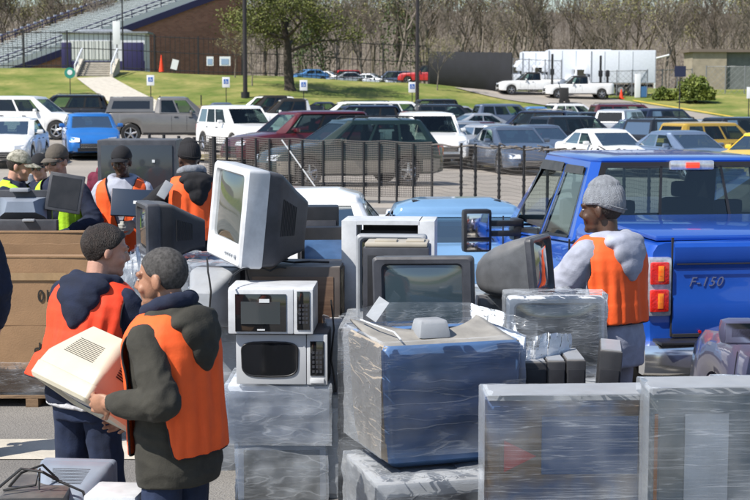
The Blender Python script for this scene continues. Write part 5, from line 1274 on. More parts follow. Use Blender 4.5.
# four black slabs
for i, (px, w_, dz, rz, lab) in enumerate(((538, .105, 0, 2, 'black speaker box with dusty top, leftmost of the four in a row'), (559, .085, .005, 1, 'black speaker box with dusty top, second from the left of the four'), (579, .09, .01, 0, 'black speaker box with dusty top, third from the left of the four'), (606, .105, .055, -8, 'tilted black speaker box, rightmost and tallest of the four'))):
    v = atz(px, 6.78, .62); t = thing('speaker_box', lab, 'speaker', v, R(rz), 'row of black speaker boxes', [0, R(4 if i == 3 else 0), R(rz)])
    mb = MB(); mb.box((0, .17, .24 + dz / 2), (w_, .34, .48 + dz), bev=.01); mb.build('case', M['blackdust'], t); mb = MB(); mb.box((0, -.004, .24), (w_ * .82, .01, .42), bev=.003); mb.build('speaker_cloth', M['black'], t)
    mb = MB(); mb.box((0, .17, .482 + dz), (w_ * .86, .30, .006)); mb.build('top_plate', M['silver_pl'], t)
v = atz(575, 6.7, 0); carton('wrapped_cabinet', 'wrapped cabinet under the row of black speaker boxes', v, (.55, .45, .61), 'grey_pl', 0, 'cabinet', wrap='film', seed=31)

# the big navy fronted set in film, screen down, back up
t = thing('television', 'huge film wrapped television with a navy front and tan side, centre foreground', 'television', (.035, 6.5, .66), R(18)); w_, h_, d_ = .665, .56, .55
def rg(z, x0, x1, y0, y1, r=.03):
    out = []
    for cx, cy, a0 in ((x1 - r, y0 + r, -PI / 2), (x1 - r, y1 - r, 0), (x0 + r, y1 - r, PI / 2), (x0 + r, y0 + r, PI)):
        for i in range(5): a = a0 + PI / 2 * i / 4; out.append((cx + r * math.cos(a), cy + r * math.sin(a), z))
    return out
mb = MB(); mb.loft([rg(0, .07, w_ - .05, .06, d_ - .08), rg(.03, .035, w_ - .02, .02, d_ - .06), rg(.12, .022, w_ - .008, .006, d_ - .03), rg(h_ - .02, 0, w_, 0, d_), rg(h_, .012, w_ - .012, .012, d_ - .012), rg(h_ - .01, .03, w_ - .03, .03, d_ - .03), rg(h_ - .10, .05, w_ - .05, .05, d_ - .05)], caps=True)
for f in mb.bm.faces:
    c = f.calc_center_median()
    if c.x < .03 and c.y > .03: f.material_index = 1
    if c.z > h_ - .15 and .04 < c.x < w_ - .04 and .04 < c.y < d_ - .04: f.material_index = 2
mb.build('cabinet_shell', [M['navy'], M['tan'], M['black']], t, 40)
mb = MB(); rows = []
for jj in range(9):
    v_ = jj / 8; row = []
    for i in range(25):
        u = i / 24; s_ = math.sin(PI * u); yb = (d_ - .02) * (1 - .52 * s_ ** .8); zr_ = .055 - .03 * s_
        row.append((.012 + (w_ - .024) * u, .012 + (yb - .012) * v_, h_ - .004 + zr_ * v_ ** 1.5 - .022 * math.sin(PI * v_) * s_))
    rows.append(row)
mb.loft(rows, caps=False, closed=False); o = mb.build('curved_back', mat('dusty_tan_plastic', (.27, .255, .23), .6, var=.15, vscale=8, bump=.1), t, 60); md = o.modifiers.new('s', 'SOLIDIFY'); md.thickness = .012; md.offset = -1
mb = MB(); mb.box((w_ * .47, .25, h_ + .035), (.16, .15, .085), taper=(.82, .75), bev=.02); mb.build('tube_neck_cover', M['grey_pl'], t, 50)
mb = MB(); mb.tube([(.03, .42, h_ + .06), (.06, .30, h_ + .05), (.12, .20, h_ + .03), (.10, .05, h_ + .02)], .0045, 6); mb.build('cable', M['white_pl'], t)
wrapbox(t, (-.012, w_ + .012, -.012, d_ + .01, .06, h_ + .02), 'film4', seed=51, amp=.008, top=False)
# loose film veil standing up behind and to the right of it
def veil(lab, pts, hgt, m='film', loc=(0, 0, 0), amp=.03, seed=0):
    mb = MB(); n = 40; rows = []
    for j in range(14):
        f = j / 13; row = []
        for i in range(n + 1):
            s_ = i / n * (len(pts) - 1); k = min(int(s_), len(pts) - 2); p = Vector(pts[k]).lerp(Vector(pts[k + 1]), s_ - k); hh = hgt[k] + (hgt[k + 1] - hgt[k]) * (s_ - k)
            q = noise.noise(Vector((i * .23 + seed, f * 2, 0))) * amp + noise.noise(Vector((i * .6 + seed, f * 5, 3))) * amp * .4
            row.append(p + Vector((q * .4, q, f * hh)))
        rows.append(row)
    mb.loft(rows, caps=False, closed=False); return tag(mb.build('plastic_film', M[m], None, 70), lab, 'plastic film')
veil('loose clear film standing up around the black tube television base', [(-.16, 7.1, 1.0), (.05, 7.15, 1.05), (.45, 7.2, 1.05), (.62, 7.0, 1.0), (.76, 6.95, 1.0)], [.28, .28, .27, .30, .26], 'film', seed=3)
veil('crumpled film bunched beside the right shoulder of the navy fronted television', [(.66, 6.82, .95), (.80, 6.9, .95), (.93, 7.05, .95)], [.24, .27, .24], 'film', amp=.04, seed=8)
v = (.02, 6.36, .05); carton('wrapped_television', 'film wrapped grey set that the navy fronted television rests on', v, (.56, .6, .60), 'grey_pl', 14, 'television', wrap='film', seed=61, lid='char_pl'); bpy.context.view_layer.update()
o = [q for q in SC.objects if q.get('label', '').startswith('film wrapped grey set')][0]; o.location = (.28, 6.42, .04)
mb = MB()
for dx in (-.5, 0, .5): mb.box((dx, .5, .05), (.1, 1.1, .09))
for k in range(6): mb.box((0, .05 + k * .2, .115), (1.2, .12, .02))
# lower right wrapped pair
v = atz(577, 5.5, .12); t = carton('wrapped_television', 'wide film wrapped load with a red triangle showing through, lower right corner', v, (.64, .20, 1.075), 'mott', 1.5, 'television', wrap='film3', seed=71, lid='mott', amp=.004)
mb = MB(); mb.prism([(-.26, .80), (-.14, .86), (-.26, .92)], -.012, -.008); mb.build('red_label', mat('red_print', (.55, .04, .03), .5), t)
mb = MB(); mb.box((.06, -.010, .90), (.36, .004, .22)); mb.build('blue_label', mat('blue_print', (.05, .13, .30), .5), t)
mb = MB(); mb.prism([(-.32, 1.07), (-.32, 1.09), (.32, 1.095), (.32, 1.07)], -.010, .205); mb.build('top_sheet', M['grey_pl'], t)
v = atz(712, 5.36, .12); t = carton('wrapped_television', 'film wrapped pale load at the right edge beside the one with a red triangle', v, (.40, .20, 1.13), 'mott2', 2, 'television', wrap='film3', seed=77, lid='mott2', amp=.004)
mb = MB(); mb.prism([(-.2, 1.12), (-.2, 1.145), (.3, 1.15), (.3, 1.12)], -.010, .205); mb.build('top_sheet', M['grey_pl'], t)
mb = MB(); mb.box((.0, -.010, .80), (.16, .004, .5)); mb.build('pale_panel', M['white_pl'], t)
mb = MB(); mb.box((-.185, -.010, .7), (.012, .004, .7)); mb.build('orange_strip', mat('orange_strip', (.45, .16, .03), .6), t)
v = atz(790, 5.45, .12); carton('wrapped_television', 'film wrapped load half outside the frame at the lower right', v, (.42, .20, 1.12), 'mott', 2, 'television', wrap='film3', seed=79, lid='mott')
def pallet(lab, loc, w_, d_, rz=0):
    t = thing('pallet', lab, 'pallet', loc, R(rz)); mb = MB()
    for dx in (-w_ / 2 + .05, 0, w_ / 2 - .05): mb.box((dx, d_ / 2, .055), (.09, d_, .09))
    mb.build('stringer', M['pallet'], t); mb = MB(); n = 7
    for k in range(n): mb.box((0, .05 + k * (d_ - .1) / (n - 1), .112), (w_, .10, .02))
    mb.build('deck_board', M['pallet'], t); mb = MB()
    for k in range(3): mb.box((0, .05 + k * (d_ - .1) / 2, .006), (w_, .10, .012))
    mb.build('bottom_board', M['pallet'], t)
pallet('wooden pallet under the film wrapped loads at the lower right', atz(630, 5.4, 0), 1.3, .8, 1)

# trailing cords and a few stuck-on labels
for lab, pts in (('black cord hanging down from the large white television beside the microwaves', [(207, 258, 8.7), (208, 272, 8.62), (211, 292, 8.6), (209, 318, 8.62), (205, 345, 8.6)]),
                 ('black cord looping over the dusty brown television cabinet', [(229, 284, 8.2), (236, 273, 8.35), (250, 269, 8.5), (270, 271, 8.6), (286, 268, 8.66)]),
                 ('black cord trailing down behind the silver microwave to the wrapped cabinets', [(331, 300, 8.5), (334, 330, 8.45), (331, 360, 8.4), (336, 392, 8.3)])):
    mb = MB(); P_ = [W(*q) for q in pts]; Q = []
    for a, b in zip(P_, P_[1:]):
        for i in range(6): Q.append(a.lerp(b, i / 6) + Vector((0, 0, .012 * math.sin(i * PI / 6))))
    mb.tube(Q + [P_[-1]], .0055, 6); tag(mb.build('cord', M['cable'], None), lab, 'cord')
# ------------------------------------------------------------------ left side: cartons, monitors, rear projection set
M['tape'] = mat('packing_tape', (.36, .24, .13), .25, coat=.5, var=.15)
M['ink'] = mat('black_ink', (.02, .018, .016), .8)
def textmesh(s, size, m, parent, loc, rot, name='lettering', sx=1.):
    cu = bpy.data.curves.new('t', 'FONT'); cu.body = s; cu.size = size; cu.extrude = .001; cu.offset = size * .012
    ob = bpy.data.objects.new('t', cu); COL.objects.link(ob); bpy.context.view_layer.update()
    me = bpy.data.meshes.new_from_object(ob.evaluated_get(bpy.context.evaluated_depsgraph_get())); bpy.data.objects.remove(ob)
    me.materials.clear(); me.materials.append(m); o = link(name, me, parent, loc, rot); o.scale = (sx, 1, 1); return o
def gaylord(lab, px0, px1, d, h, z=.14, flaps=True, seed=0, dep=1.0, text=False, torn=True):
    a, b = (px0 - 375) / FPX * d, (px1 - 375) / FPX * d; w_ = b - a; t = thing('cardboard_bin', lab, 'cardboard box', ((a + b) / 2, d, z), 0)
    mb = MB(); th = .012; n = 18
    def edge(u): return h + (.012 * noise.noise(Vector((u * 9 + seed, 0, 0))) if torn else 0)
    for (p, q) in (((-w_ / 2, 0), (w_ / 2, 0)), ((w_ / 2, 0), (w_ / 2, dep)), ((w_ / 2, dep), (-w_ / 2, dep)), ((-w_ / 2, dep), (-w_ / 2, 0))):
        p, q = Vector((*p, 0)), Vector((*q, 0)); nrm = Vector(((q - p).y, -(q - p).x, 0)).normalized()
        rings = []
        for i in range(n + 1):
            c = p.lerp(q, i / n); zt = edge(c.x + c.y * 1.7); bul = .012 * math.sin(PI * i / n)
            rings.append([c + nrm * bul * .3, c + nrm * (bul * 1.2) + Vector((0, 0, h * .5)), c + nrm * bul * .5 + Vector((0, 0, zt)), c - nrm * th + Vector((0, 0, zt)), c - nrm * th])
        mb.loft(rings)
    mb.box((0, dep / 2, .02), (w_ - .05, dep - .05, .02)); mb.build('wall', M['card'], t, 40)
    mb = MB()
    for x in (-w_ * .5 + .24,): mb.box((x, -.012, h / 2), (.006, .006, h * .96))
    mb.box((0, -.012, h * .50), (w_ * .96, .005, .004)); mb.build('crease', mat('card_crease', (.20, .115, .06), .85) if 'card_crease' not in bpy.data.materials else bpy.data.materials['card_crease'], t)
    mb = MB(); mb.box((-w_ * .08, -.0185, h * .86), (w_ * .7, .003, .055)); mb.box((w_ * .36, -.0185, h * .2), (.10, .003, .14)); mb.build('packing_tape', M['tape'], t)
    if flaps:
        mb = MB(); mb.box((0, .11, .0), (w_ - .02, .24, .010), m=Matrix.Translation((0, .0, h + .004)) @ Matrix.Rotation(R(-3), 4, 'X')); mb.build('flap', M['card'], t)
    return t, w_
t, w_ = gaylord('big brown cardboard bin with upside down printing beside the man in the orange vest', -40, 96, 10.9, 1.0)
textmesh('1/2010', .125, M['ink'], t, (.33, -.0175, .76), (PI / 2, PI, 0), sx=.8)
textmesh('UP', .12, M['ink'], t, (.15, -.0175, .37), (PI / 2, PI, 0), sx=.9)
mb = MB(); mb.box((.09, -.0175, .19), (.016, .003, .17)); mb.prism([(.06, .11), (.12, .11), (.09, .06)], -.019, -.016); mb.build('arrow', M['ink'], t)
wrapbox(t, (-w_ / 2 - .02, w_ / 2 + .02, -.03, 1.03, -.02, .22), 'film', seed=90, amp=.012)
pallet('worn wooden pallet under the cardboard bin with upside down printing', ((28 - 375) / FPX * 10.9, 10.85, 0), 1.15, 1.05)
t, w_ = gaylord('second cardboard bin standing behind the printed one with torn top edge', -40, 84, 12.35, 1.05, seed=4)
pallet('wooden pallet under the second cardboard bin', ((22 - 375) / FPX * 12.35, 12.3, 0), 1.1, 1.05)
# dark monitors on the second bin
M['bluegrey_pl'] = mat('blue_grey_plastic', (.20, .24, .31), .4, var=.1, vscale=6, dust=.15)
v = atz(21, 12.75, 1.20); t = thing('monitor', 'grey backed monitor in a dark frame lying in the second cardboard bin, upper of two', 'monitor', v, 0)
mb = MB(); mb.box((0, .1, .15), (.47, .06, .32), bev=.012); mb.build('bezel', M['char_pl'], t)
mb = MB(); mb.loft([[(-.20, .06, .06), (.20, .06, .06), (.20, .06, .25), (-.20, .06, .25)], [(-.19, .0, .09), (.19, .0, .09), (.15, .0, .24), (-.15, .0, .24)], [(-.13, -.07, .13), (.13, -.07, .13), (.11, -.06, .22), (-.11, -.06, .22)]]); mb.build('rear_case', M['bluegrey_pl'], t, 25)
mb = MB(); mb.box((-.02, .04, .315), (.16, .1, .03), bev=.008); mb.build('stand_clip', M['grey_pl'], t)
v = atz(24, 12.45, 1.16); t = thing('monitor', 'thin black monitor edge lying in front of the grey backed one in the bin', 'monitor', v, 0)
mb = MB(); mb.box((0, .1, .05), (.50, .10, .14), bev=.012); mb.build('bezel', M['char_pl'], t); mb = MB(); mb.box((.02, .04, .12), (.10, .05, .02), bev=.005); mb.build('clip', M['grey_pl'], t)
# wrapped pallet of cabinets behind the olive hooded man
k = 0
for (px, z, w_, h_, m_, lab) in ((150, .14, .45, .50, 'grey_pl', 'film wrapped grey case, lower left of the wrapped stack behind the olive hoodie man'), (215, .14, .42, .50, 'bluegrey_pl', 'film wrapped blue grey case, lower right of the wrapped stack behind the olive hoodie man'),
                                 (152, .65, .46, .50, 'white_pl', 'film wrapped white case, upper left of the wrapped stack behind the olive hoodie man'), (214, .65, .40, .50, 'bluegrey_pl', 'film wrapped blue grey case, upper right of the wrapped stack behind the olive hoodie man')):
    k += 1; carton('wrapped_case', lab, atz(px, 10.3, z), (w_, .8, h_), m_, 0, 'case', wrap='film2', seed=100 + k * 7, amp=.016)
pallet('wooden pallet under the wrapped stack behind the olive hoodie man', atz(181, 10.25, 0), 1.05, .95)
veil('tall clear film draped from the wrapped stack towards the microwaves', [(-1.2, 9.55, .1), (-1.1, 9.5, .1), (-.98, 9.3, .1)], [1.0, .98, .9], 'film', amp=.06, seed=21)
veil('white film tuft poking up between the two men in orange vests', [(-1.72, 10.2, .9), (-1.62, 10.15, .9), (-1.52, 10.18, .9)], [.28, .42, .26], 'film2', amp=.06, seed=27)
# black tube set on the wrapped stack, seen from its side
crt('television', 'black tube television on the wrapped stack before the man in the black hood', atz(140, 10.6, 1.165), .46, .40, .10, .34, (.50, .52), (.05, .05, .05, .07), 'char_pl', 'blackdust', 'screen_b', rz=-72)
# rear projection set behind the man with the grey hoodie
v = atz(137, 16.0, 0); t = thing('projection_television', 'large black rear projection television behind the man in the grey hoodie', 'television', v, 0)
mb = MB(); mb.box((0, .3, .93), (.84, .6, 1.83), bev=.015); mb.build('cabinet', M['char_pl'], t); mb = MB(); mb.box((0, -.008, 1.48), (.76, .014, .62), bev=.004); mb.build('screen', mat('projection_screen', (.035, .04, .048), .25, coat=.8), t)
mb = MB(); mb.box((0, -.006, .75), (.74, .012, .65), bev=.004); mb.build('speaker_cloth', M['black'], t); mb = MB(); mb.box((.18, -.02, 1.62), (.03, .004, .03)); mb.build('sticker', M['signw'], t)
# red bag, cone, clutter behind the men
v = atz(91, 13.6, 0); t = thing('clothes_bag', 'crumpled red and white bag between the two standing men', 'bag', v); mb = MB(); rings = []
for j in range(12):
    f = j / 11; rings.append([(.13 * math.cos(a) * (1 - .3 * f) * (1 + .25 * noise.noise(Vector((math.cos(a) * 2, math.sin(a) * 2, f * 5)))), .13 * math.sin(a), 1.25 * f) for a in np.linspace(0, 2 * PI, 18, endpoint=False)])
mb.loft(rings); mb.build('sack', mat('red_white_bag', (.55, .05, .08), .6, col2=(.75, .72, .72), vscale=16, bump=.5), t, 60)
v = atz(18, 19, 0); 
for px, lab in ((16, 'left of two orange traffic cones beside the man in the camouflage cap'), (24.5, 'right of two orange traffic cones beside the man in the camouflage cap')):
    t = thing('traffic_cone', lab, 'cone', atz(px, 15.0, .62), 0, 'orange traffic cones', scale=1); mb = MB(); mb.tube([(0, 0, 0), (0, 0, .72)], [.15, .035], 16); mb.build('cone', M['red_or'], t); mb = MB(); mb.box((0, 0, .015), (.34, .34, .03)); mb.build('base', M['red_or'], t)
    mb = MB(); mb.tube([(0, 0, .28), (0, 0, .42)], [.098, .078], 16); mb.build('white_band', M['signw'], t)
t = carton('supply_table', 'low grey crate carrying the two traffic cones', atz(20, 14.9, 0), (.7, .5, .61), 'grey_pl', 0, 'crate')
t = thing('waste_sack', 'pile of grey sacks and boxes behind the left volunteers', 'sack', atz(25, 16.5, 0)); mb = MB(); rings = []
for j in range(10):
    f = j / 9; rings.append([(.38 * math.cos(a) * math.cos(f * 1.2) * (1 + .3 * noise.noise(Vector((math.cos(a) * 3, math.sin(a) * 3, f * 4)))), .25 * math.sin(a) * math.cos(f * 1.2), 1.45 * f) for a in np.linspace(0, 2 * PI, 20, endpoint=False)])
mb.loft(rings); mb.build('sack', M['grey_pl'], t, 60)

# lower left foreground
t = crt('monitor', 'grey computer monitor seen from behind at the bottom left, below the cream monitor', atz(76, 6.35, .49), .33, .34, .06, .22, (.55, .55), fm='bluegrey_pl', rm='bluegrey_pl', rz=174, cat='monitor', vents=True)
t.location = atz(75, 6.38, .415)
t = thing('disc_player', 'small white vented device at the bottom left beside the grey monitor', 'device', atz(103, 5.95, .36), R(-6))
mb = MB(); mb.box((0, .12, .17), (.22, .24, .34), bev=.015); mb.build('case', M['white_pl'], t); mb = MB(); mb.box((0, -.006, .25), (.17, .012, .13), bev=.004); mb.build('front_panel', M['white_pl'], t)
mb = MB()
for i in range(6): mb.box((-.06 + i * .024, -.014, .30), (.012, .004, .03))
mb.build('vent', M['grey_pl'], t)
t = thing('television', 'black television with loose cables on top at the bottom left corner', 'television', atz(22, 5.95, .29), R(3))
mb = MB(); mb.box((0, .22, .20), (.27, .44, .40), bev=.02, taper=(1, .9)); mb.build('case', M['blackdust'], t); mb = MB(); mb.box((0, -.006, .20), (.22, .012, .3), bev=.004); mb.build('screen', M['screen'], t)
mb = MB(); mb.tube([(-.14, .05, .43), (-.05, .1, .50), (.04, .08, .49), (.10, .12, .44), (.2, .1, .40), (.26, .04, .25)], .006, 6); mb.tube([(-.12, .2, .40), (-.06, .15, .47), (.02, .2, .49), (.08, .22, .42)], .006, 6); mb.tube([(-.13, .12, .405), (.0, .14, .42), (.02, .13, .49), (.02, .1, .41)], .005, 6); mb.build('cable', M['cable'], t)
for px, w_, d, lab in ((76, .42, 6.33, 'carton holding up the grey monitor at the bottom left'), (22, .40, 5.9, 'carton holding up the black television at the bottom left')):
    carton('carton', lab, atz(px, d, 0), (w_, .5, .28 if px == 22 else .405), 'card', 0, 'box', detail=False)
carton('carton', 'carton holding up the small white device at the bottom left', atz(103, 5.92, 0), (.26, .35, .35), 'card', 0, 'box', detail=False)
mb = MB(); mb.tube([atz(0, 9.0, .01), atz(15, 9.05, .012), atz(30, 8.98, .012), atz(38, 9.02, .01)], .012, 6); tag(mb.build('cable', M['cable'], None), 'black cable lying on the asphalt behind the bottom left devices', 'cable')
# ------------------------------------------------------------------ people
def cap_(mb, p0, r0, p1, r1, n=14):
    p0, p1 = Vector(p0), Vector(p1); t = (p1 - p0).normalized(); pts = []; rs = []
    for a in (80, 55, 30): pts.append(p0 - t * r0 * math.sin(R(a))); rs.append(r0 * math.cos(R(a)))
    pts += [p0, p1]; rs += [r0, r1]
    for a in (30, 55, 80): pts.append(p1 + t * r1 * math.sin(R(a))); rs.append(r1 * math.cos(R(a)))
    mb.tube(pts, rs, n)
def ell_(mb, c, r, m=None, n=16):
    c = Vector(c); rings = []
    for j in range(1, n):
        f = -PI / 2 + PI * j / n
        rings.append([Vector((r[0] * math.cos(f) * math.cos(a), r[1] * math.cos(f) * math.sin(a), r[2] * math.sin(f))) for a in np.linspace(0, 2 * PI, n * 2, endpoint=False)])
    for rg_ in rings:
        for i, q in enumerate(rg_): rg_[i] = c + ((m @ q) if m else q)
    mb.loft(rings)
def torso_(mb, rings, off=0., n=28):
    out = []
    for z, rx, ry, yc in rings:
        out.append([((rx + off) * math.copysign(abs(math.cos(a)) ** .85, math.cos(a)), yc + (ry + off) * math.copysign(abs(math.sin(a)) ** .9, math.sin(a)), z) for a in np.linspace(0, 2 * PI, n, endpoint=False)])
    return mb.loft(out)
def remesh(mb, name, voxel, mats, parent, T=None, smooth=2, disp=None):
    bmesh.ops.recalc_face_normals(mb.bm, faces=mb.bm.faces)
    me = bpy.data.meshes.new('tmp'); mb.bm.to_mesh(me); mb.bm.free()
    ob = bpy.data.objects.new('tmp', me); COL.objects.link(ob)
    md = ob.modifiers.new('r', 'REMESH'); md.mode = 'VOXEL'; md.voxel_size = voxel; md.use_smooth_shade = True
    if smooth: sm = ob.modifiers.new('s', 'SMOOTH'); sm.factor = .5; sm.iterations = smooth
    bpy.context.view_layer.update()
    m2 = bpy.data.meshes.new_from_object(ob.evaluated_get(bpy.context.evaluated_depsgraph_get())); bpy.data.objects.remove(ob)
    if disp:
        nn = [v.normal.copy() for v in m2.vertices]
        for v, q in zip(m2.vertices, nn): v.co += q * disp(v.co)
    m2.materials.clear(); m2.materials.append(mats); m2.polygons.foreach_set('use_smooth', [True] * len(m2.polygons)); m2.name = name
    return link(name, m2, parent)
def wrinkle(a, s=14, seed=0, az=1.0):
    def f(co):
        q = Vector((co.x * s, co.y * s, co.z * s * az + seed)); w = noise.noise(q) ; w2 = noise.noise(q * 2.3)
        return a * ((1 - abs(w) * 2.2) * .7 + w2 * .5)
    return f
def fold(a, seed, J):
    """cloth: broad soft folds, tight ones bunched at the elbows"""
    el = [J[s][0] for s in (-1, 1)]
    def f(co):
        q = Vector((co.x * 5.5, co.y * 5.5, co.z * 7 + seed)); q += Vector((noise.noise(q * .7), noise.noise(q * .7 + Vector((5, 0, 0))), 0)) * .8
        w = 1 - abs(noise.noise(q)) * 2.6; w2 = 1 - abs(noise.noise(q * 2.4)) * 2.4
        k = max(0, 1 - min((co - e_).length for e_ in el) / .16)
        return a * (w * .55 + w2 * (.18 + .45 * k)) - a * .15
    return f
TOR = [(.80, .150, .115, 0), (.90, .168, .128, -.005), (1.0, .160, .12, 0), (1.10, .150, .110, .0), (1.22, .165, .118, .0), (1.32, .182, .122, -.005), (1.39, .178, .112, -.01), (1.44, .125, .088, -.012), (1.475, .075, .07, -.012)]
def ik(a, b, l1, l2, hint):
    d = b - a; L = min(d.length, (l1 + l2) * .995); u = d.normalized(); b = a + u * L
    x = (l1 * l1 - l2 * l2 + L * L) / (2 * L); h = math.sqrt(max(0, l1 * l1 - x * x)); h_ = (hint - u * hint.dot(u)).normalized()
    return a + u * x + h_ * h, b
def hand_(mb, w, d, n, side, r=.0088, curl=35, k=1.):
    """palm and five fingers; d points from wrist to knuckles, n out of the palm's inner side"""
    d = d.normalized(); n = (n - d * n.dot(d)).normalized(); s = d.cross(n) * side
    M3 = Matrix((s, d, n)).transposed(); c = w + d * .048 * k
    ell_(mb, c, (.042 * k, .056 * k, .017 * k), M3, 10); cap_(mb, w - d * .02, .027 * k, w + d * .02, .027 * k, 10)
    for i, (off, L) in enumerate(((-.031, .066), (-.0105, .078), (.0105, .073), (.030, .058))):
        p = w + d * (.088 - .004 * abs(i - 1.3)) * k + s * off * k; c1 = R(curl + 4 * i); c2 = R(curl * 2.1 + 5 * i)
        q = p + (d * math.cos(c1) + n * math.sin(c1)) * L * .52 * k; e = q + (d * math.cos(c2) + n * math.sin(c2)) * L * .48 * k
        cap_(mb, p - d * .015, r * 1.1, q, r, 8); cap_(mb, q, r, e, r * .85, 8)
    p = w + d * .03 * k - s * .036 * k; q = p + (d * .6 - s * .62 + n * .35).normalized() * .040 * k; e = q + (d * .86 - s * .15 + n * .5).normalized() * .034 * k
    cap_(mb, p, r * 1.35, q, r * 1.2, 8); cap_(mb, q, r * 1.15, e, r * .95, 8)
def person(label, px, d, rz, k=1.0, lean=4, side=0, yaw=0, pitch=0, wl=None, wr=None, wlw=None, wrw=None, el=None, er=None, skin='skin_b', top='navyc', vest=None, hem=.80, vfront=False, hood=True, hoodm=None, legs='jeans', hat=None, hair=None, gloves=False,
           voxel=.008, glasses=False, beard=False, hoodup=False, flare=.0, handk=1.0, twist=0, curl=35, nl=None, nr=None, under=None, bulk=0., gap=0., armk=1., handm=None, collar=None, stride=0., fine=False, logo=False, headk=1.05):
    x = (px - 375) / FPX * d; t = thing('person', label, 'person', (x, d, 0), R(rz), scale=k)
    Tm = Matrix.Translation((0, 0, .92)) @ Matrix.Rotation(R(side), 4, 'Y') @ Matrix.Rotation(R(-lean), 4, 'X') @ Matrix.Rotation(R(twist), 4, 'Z') @ Matrix.Translation((0, 0, -.92))
    Hm = Tm @ Matrix.Translation((0, .0, 1.46)) @ Matrix.Rotation(R(yaw), 4, 'Z') @ Matrix.Rotation(R(-pitch + lean * .6), 4, 'X') @ Matrix.Translation((0, .02, .155 + .10 * (headk - 1))) @ Matrix.Scale(headk, 4)
    Vt = lambda *a: Tm @ Vector(a)
    sh = {-1: Vt(-.175, -.01, 1.372), 1: Vt(.175, -.01, 1.372)}
    Li = (Matrix.Translation((x, d, 0)) @ Matrix.Rotation(R(rz), 4, 'Z') @ Matrix.Scale(k, 4)).inverted()
    if wlw: wl = Li @ Vector(wlw)
    if wrw: wr = Li @ Vector(wrw)
    wt_ = {-1: Vector(wl or (-.25, .05, .82)), 1: Vector(wr or (.25, .05, .82))}
    hint = {-1: Vector(el or (-.6, -.6, -.3)), 1: Vector(er or (.6, -.6, -.3))}
    J = {s: ik(sh[s], wt_[s], .285, .255, hint[s]) for s in (-1, 1)}
    leg = {s: (Vector((s * .09, 0, .90)), Vector((s * .105, .03 + s * stride * .6, .49)), Vector((s * .11, -.02 + s * stride, .09))) for s in (-1, 1)}
    # body, one skin
    mb = MB(); torso_(mb, TOR, -.012)
    for v in mb.bm.verts: v.co = Tm @ v.co
    cap_(mb, Vt(0, -.015, 1.42), .058, Hm @ Vector((0, -.03, -.06)), .055)
    hb = MB()
    ell_(hb, (0, -.018, .028), (.076, .096, .092)); ell_(hb, (0, .034, -.022), (.058, .058, .080)); ell_(hb, (0, .036, -.082), (.043, .046, .034)); ell_(hb, (0, .068, -.098), (.021, .021, .018))
    for s in (-1, 1):
        ell_(hb, (s * .036, .066, -.035), (.022, .018, .022)); ell_(hb, (s * .076, -.004, -.012), (.011, .020, .032), Matrix.Rotation(R(s * 18), 3, 'Z')); cap_(hb, (s * .045, .070, .024), .012, (s * .012, .086, .022), .012, 8)
    cap_(hb, (0, .080, .012), .009, (0, .101, -.026), .011, 10); ell_(hb, (0, .092, -.033), (.016, .012, .009)); ell_(hb, (0, .077, -.060), (.024, .012, .0065)); ell_(hb, (0, .075, -.070), (.021, .012, .0065))
    for v in hb.bm.verts: v.co = Hm @ v.co
    tmp = bpy.data.meshes.new('h'); hb.bm.to_mesh(tmp); hb.bm.free(); mb.bm.from_mesh(tmp)
    for s in (-1, 1):
        e, w = J[s]; cap_(mb, sh[s], .05, e, .040); cap_(mb, e, .040, w, .027)
        nn = Vector((nl if s < 0 else nr) or ((-s) * .8, 0, 0)); hd = (w - e).normalized()
        if not gloves: hand_(mb, w, hd, nn, 1 if s > 0 else -1, curl=curl, k=handk)
        h_, kn, an = leg[s]; cap_(mb, h_, .085, kn, .056); cap_(mb, kn, .055, an, .038); cap_(mb, an, .035, an + Vector((0, .12, -.05)), .03)
    remesh(mb, 'body', voxel if not fine else .0052, M[skin], t, smooth=1)
    if gloves:
        for s in (-1, 1):
            e, w = J[s]; gm = MB(); nn = Vector((nl if s < 0 else nr) or ((-s) * .8, 0, 0)); hand_(gm, w, (w - e), nn, 1 if s > 0 else -1, r=.0115, curl=curl, k=1.08); remesh(gm, 'glove', .006, M['glove'], t, smooth=1)
    # eyes
    for s in (-1, 1):
        m = MB(); ell_(m, Hm @ Vector((s * .031, .0785, .001)), (.0095, .0085, .0055), n=8); ey = m.build('eye', M['eyew'], t); m = MB(); ell_(m, Hm @ Vector((s * .031, .0838, .001)), (.0046, .004, .0046), n=6); m.build('iris', M['eyed'], ey)
        m = MB(); m.tube([Hm @ Vector((s * a, b, c)) for a, b, c in ((.014, .092, .022), (.030, .087, .028), (.048, .074, .022))], [.004, .005, .003], 6); m.build('eyebrow', M['hair_b'], t)
    # trousers, shoes
    mb = MB(); torso_(mb, TOR[:4], .002)
    for s in (-1, 1): h_, kn, an = leg[s]; cap_(mb, h_ + Vector((-s * .008, 0, 0)), .092, kn, .076); cap_(mb, kn, .078, an + Vector((0, 0, .03)), .068)
    remesh(mb, 'trousers', max(voxel, .009), M[legs], t, smooth=3, disp=wrinkle(.008, 9, 3, .8))
    for s in (-1, 1):
        h_, kn, an = leg[s]; mb = MB(); ell_(mb, an + Vector((0, .07, -.045)), (.045, .135, .042)); cap_(mb, an, .045, an + Vector((0, 0, -.03)), .05); remesh(mb, 'shoe', .009, M['shoe'], t)
    # upper garment
    mb = MB(); lo = [(.76 if not under else .86, .158, .122, 0)] + TOR[1:]; torso_(mb, lo, .018 + bulk)
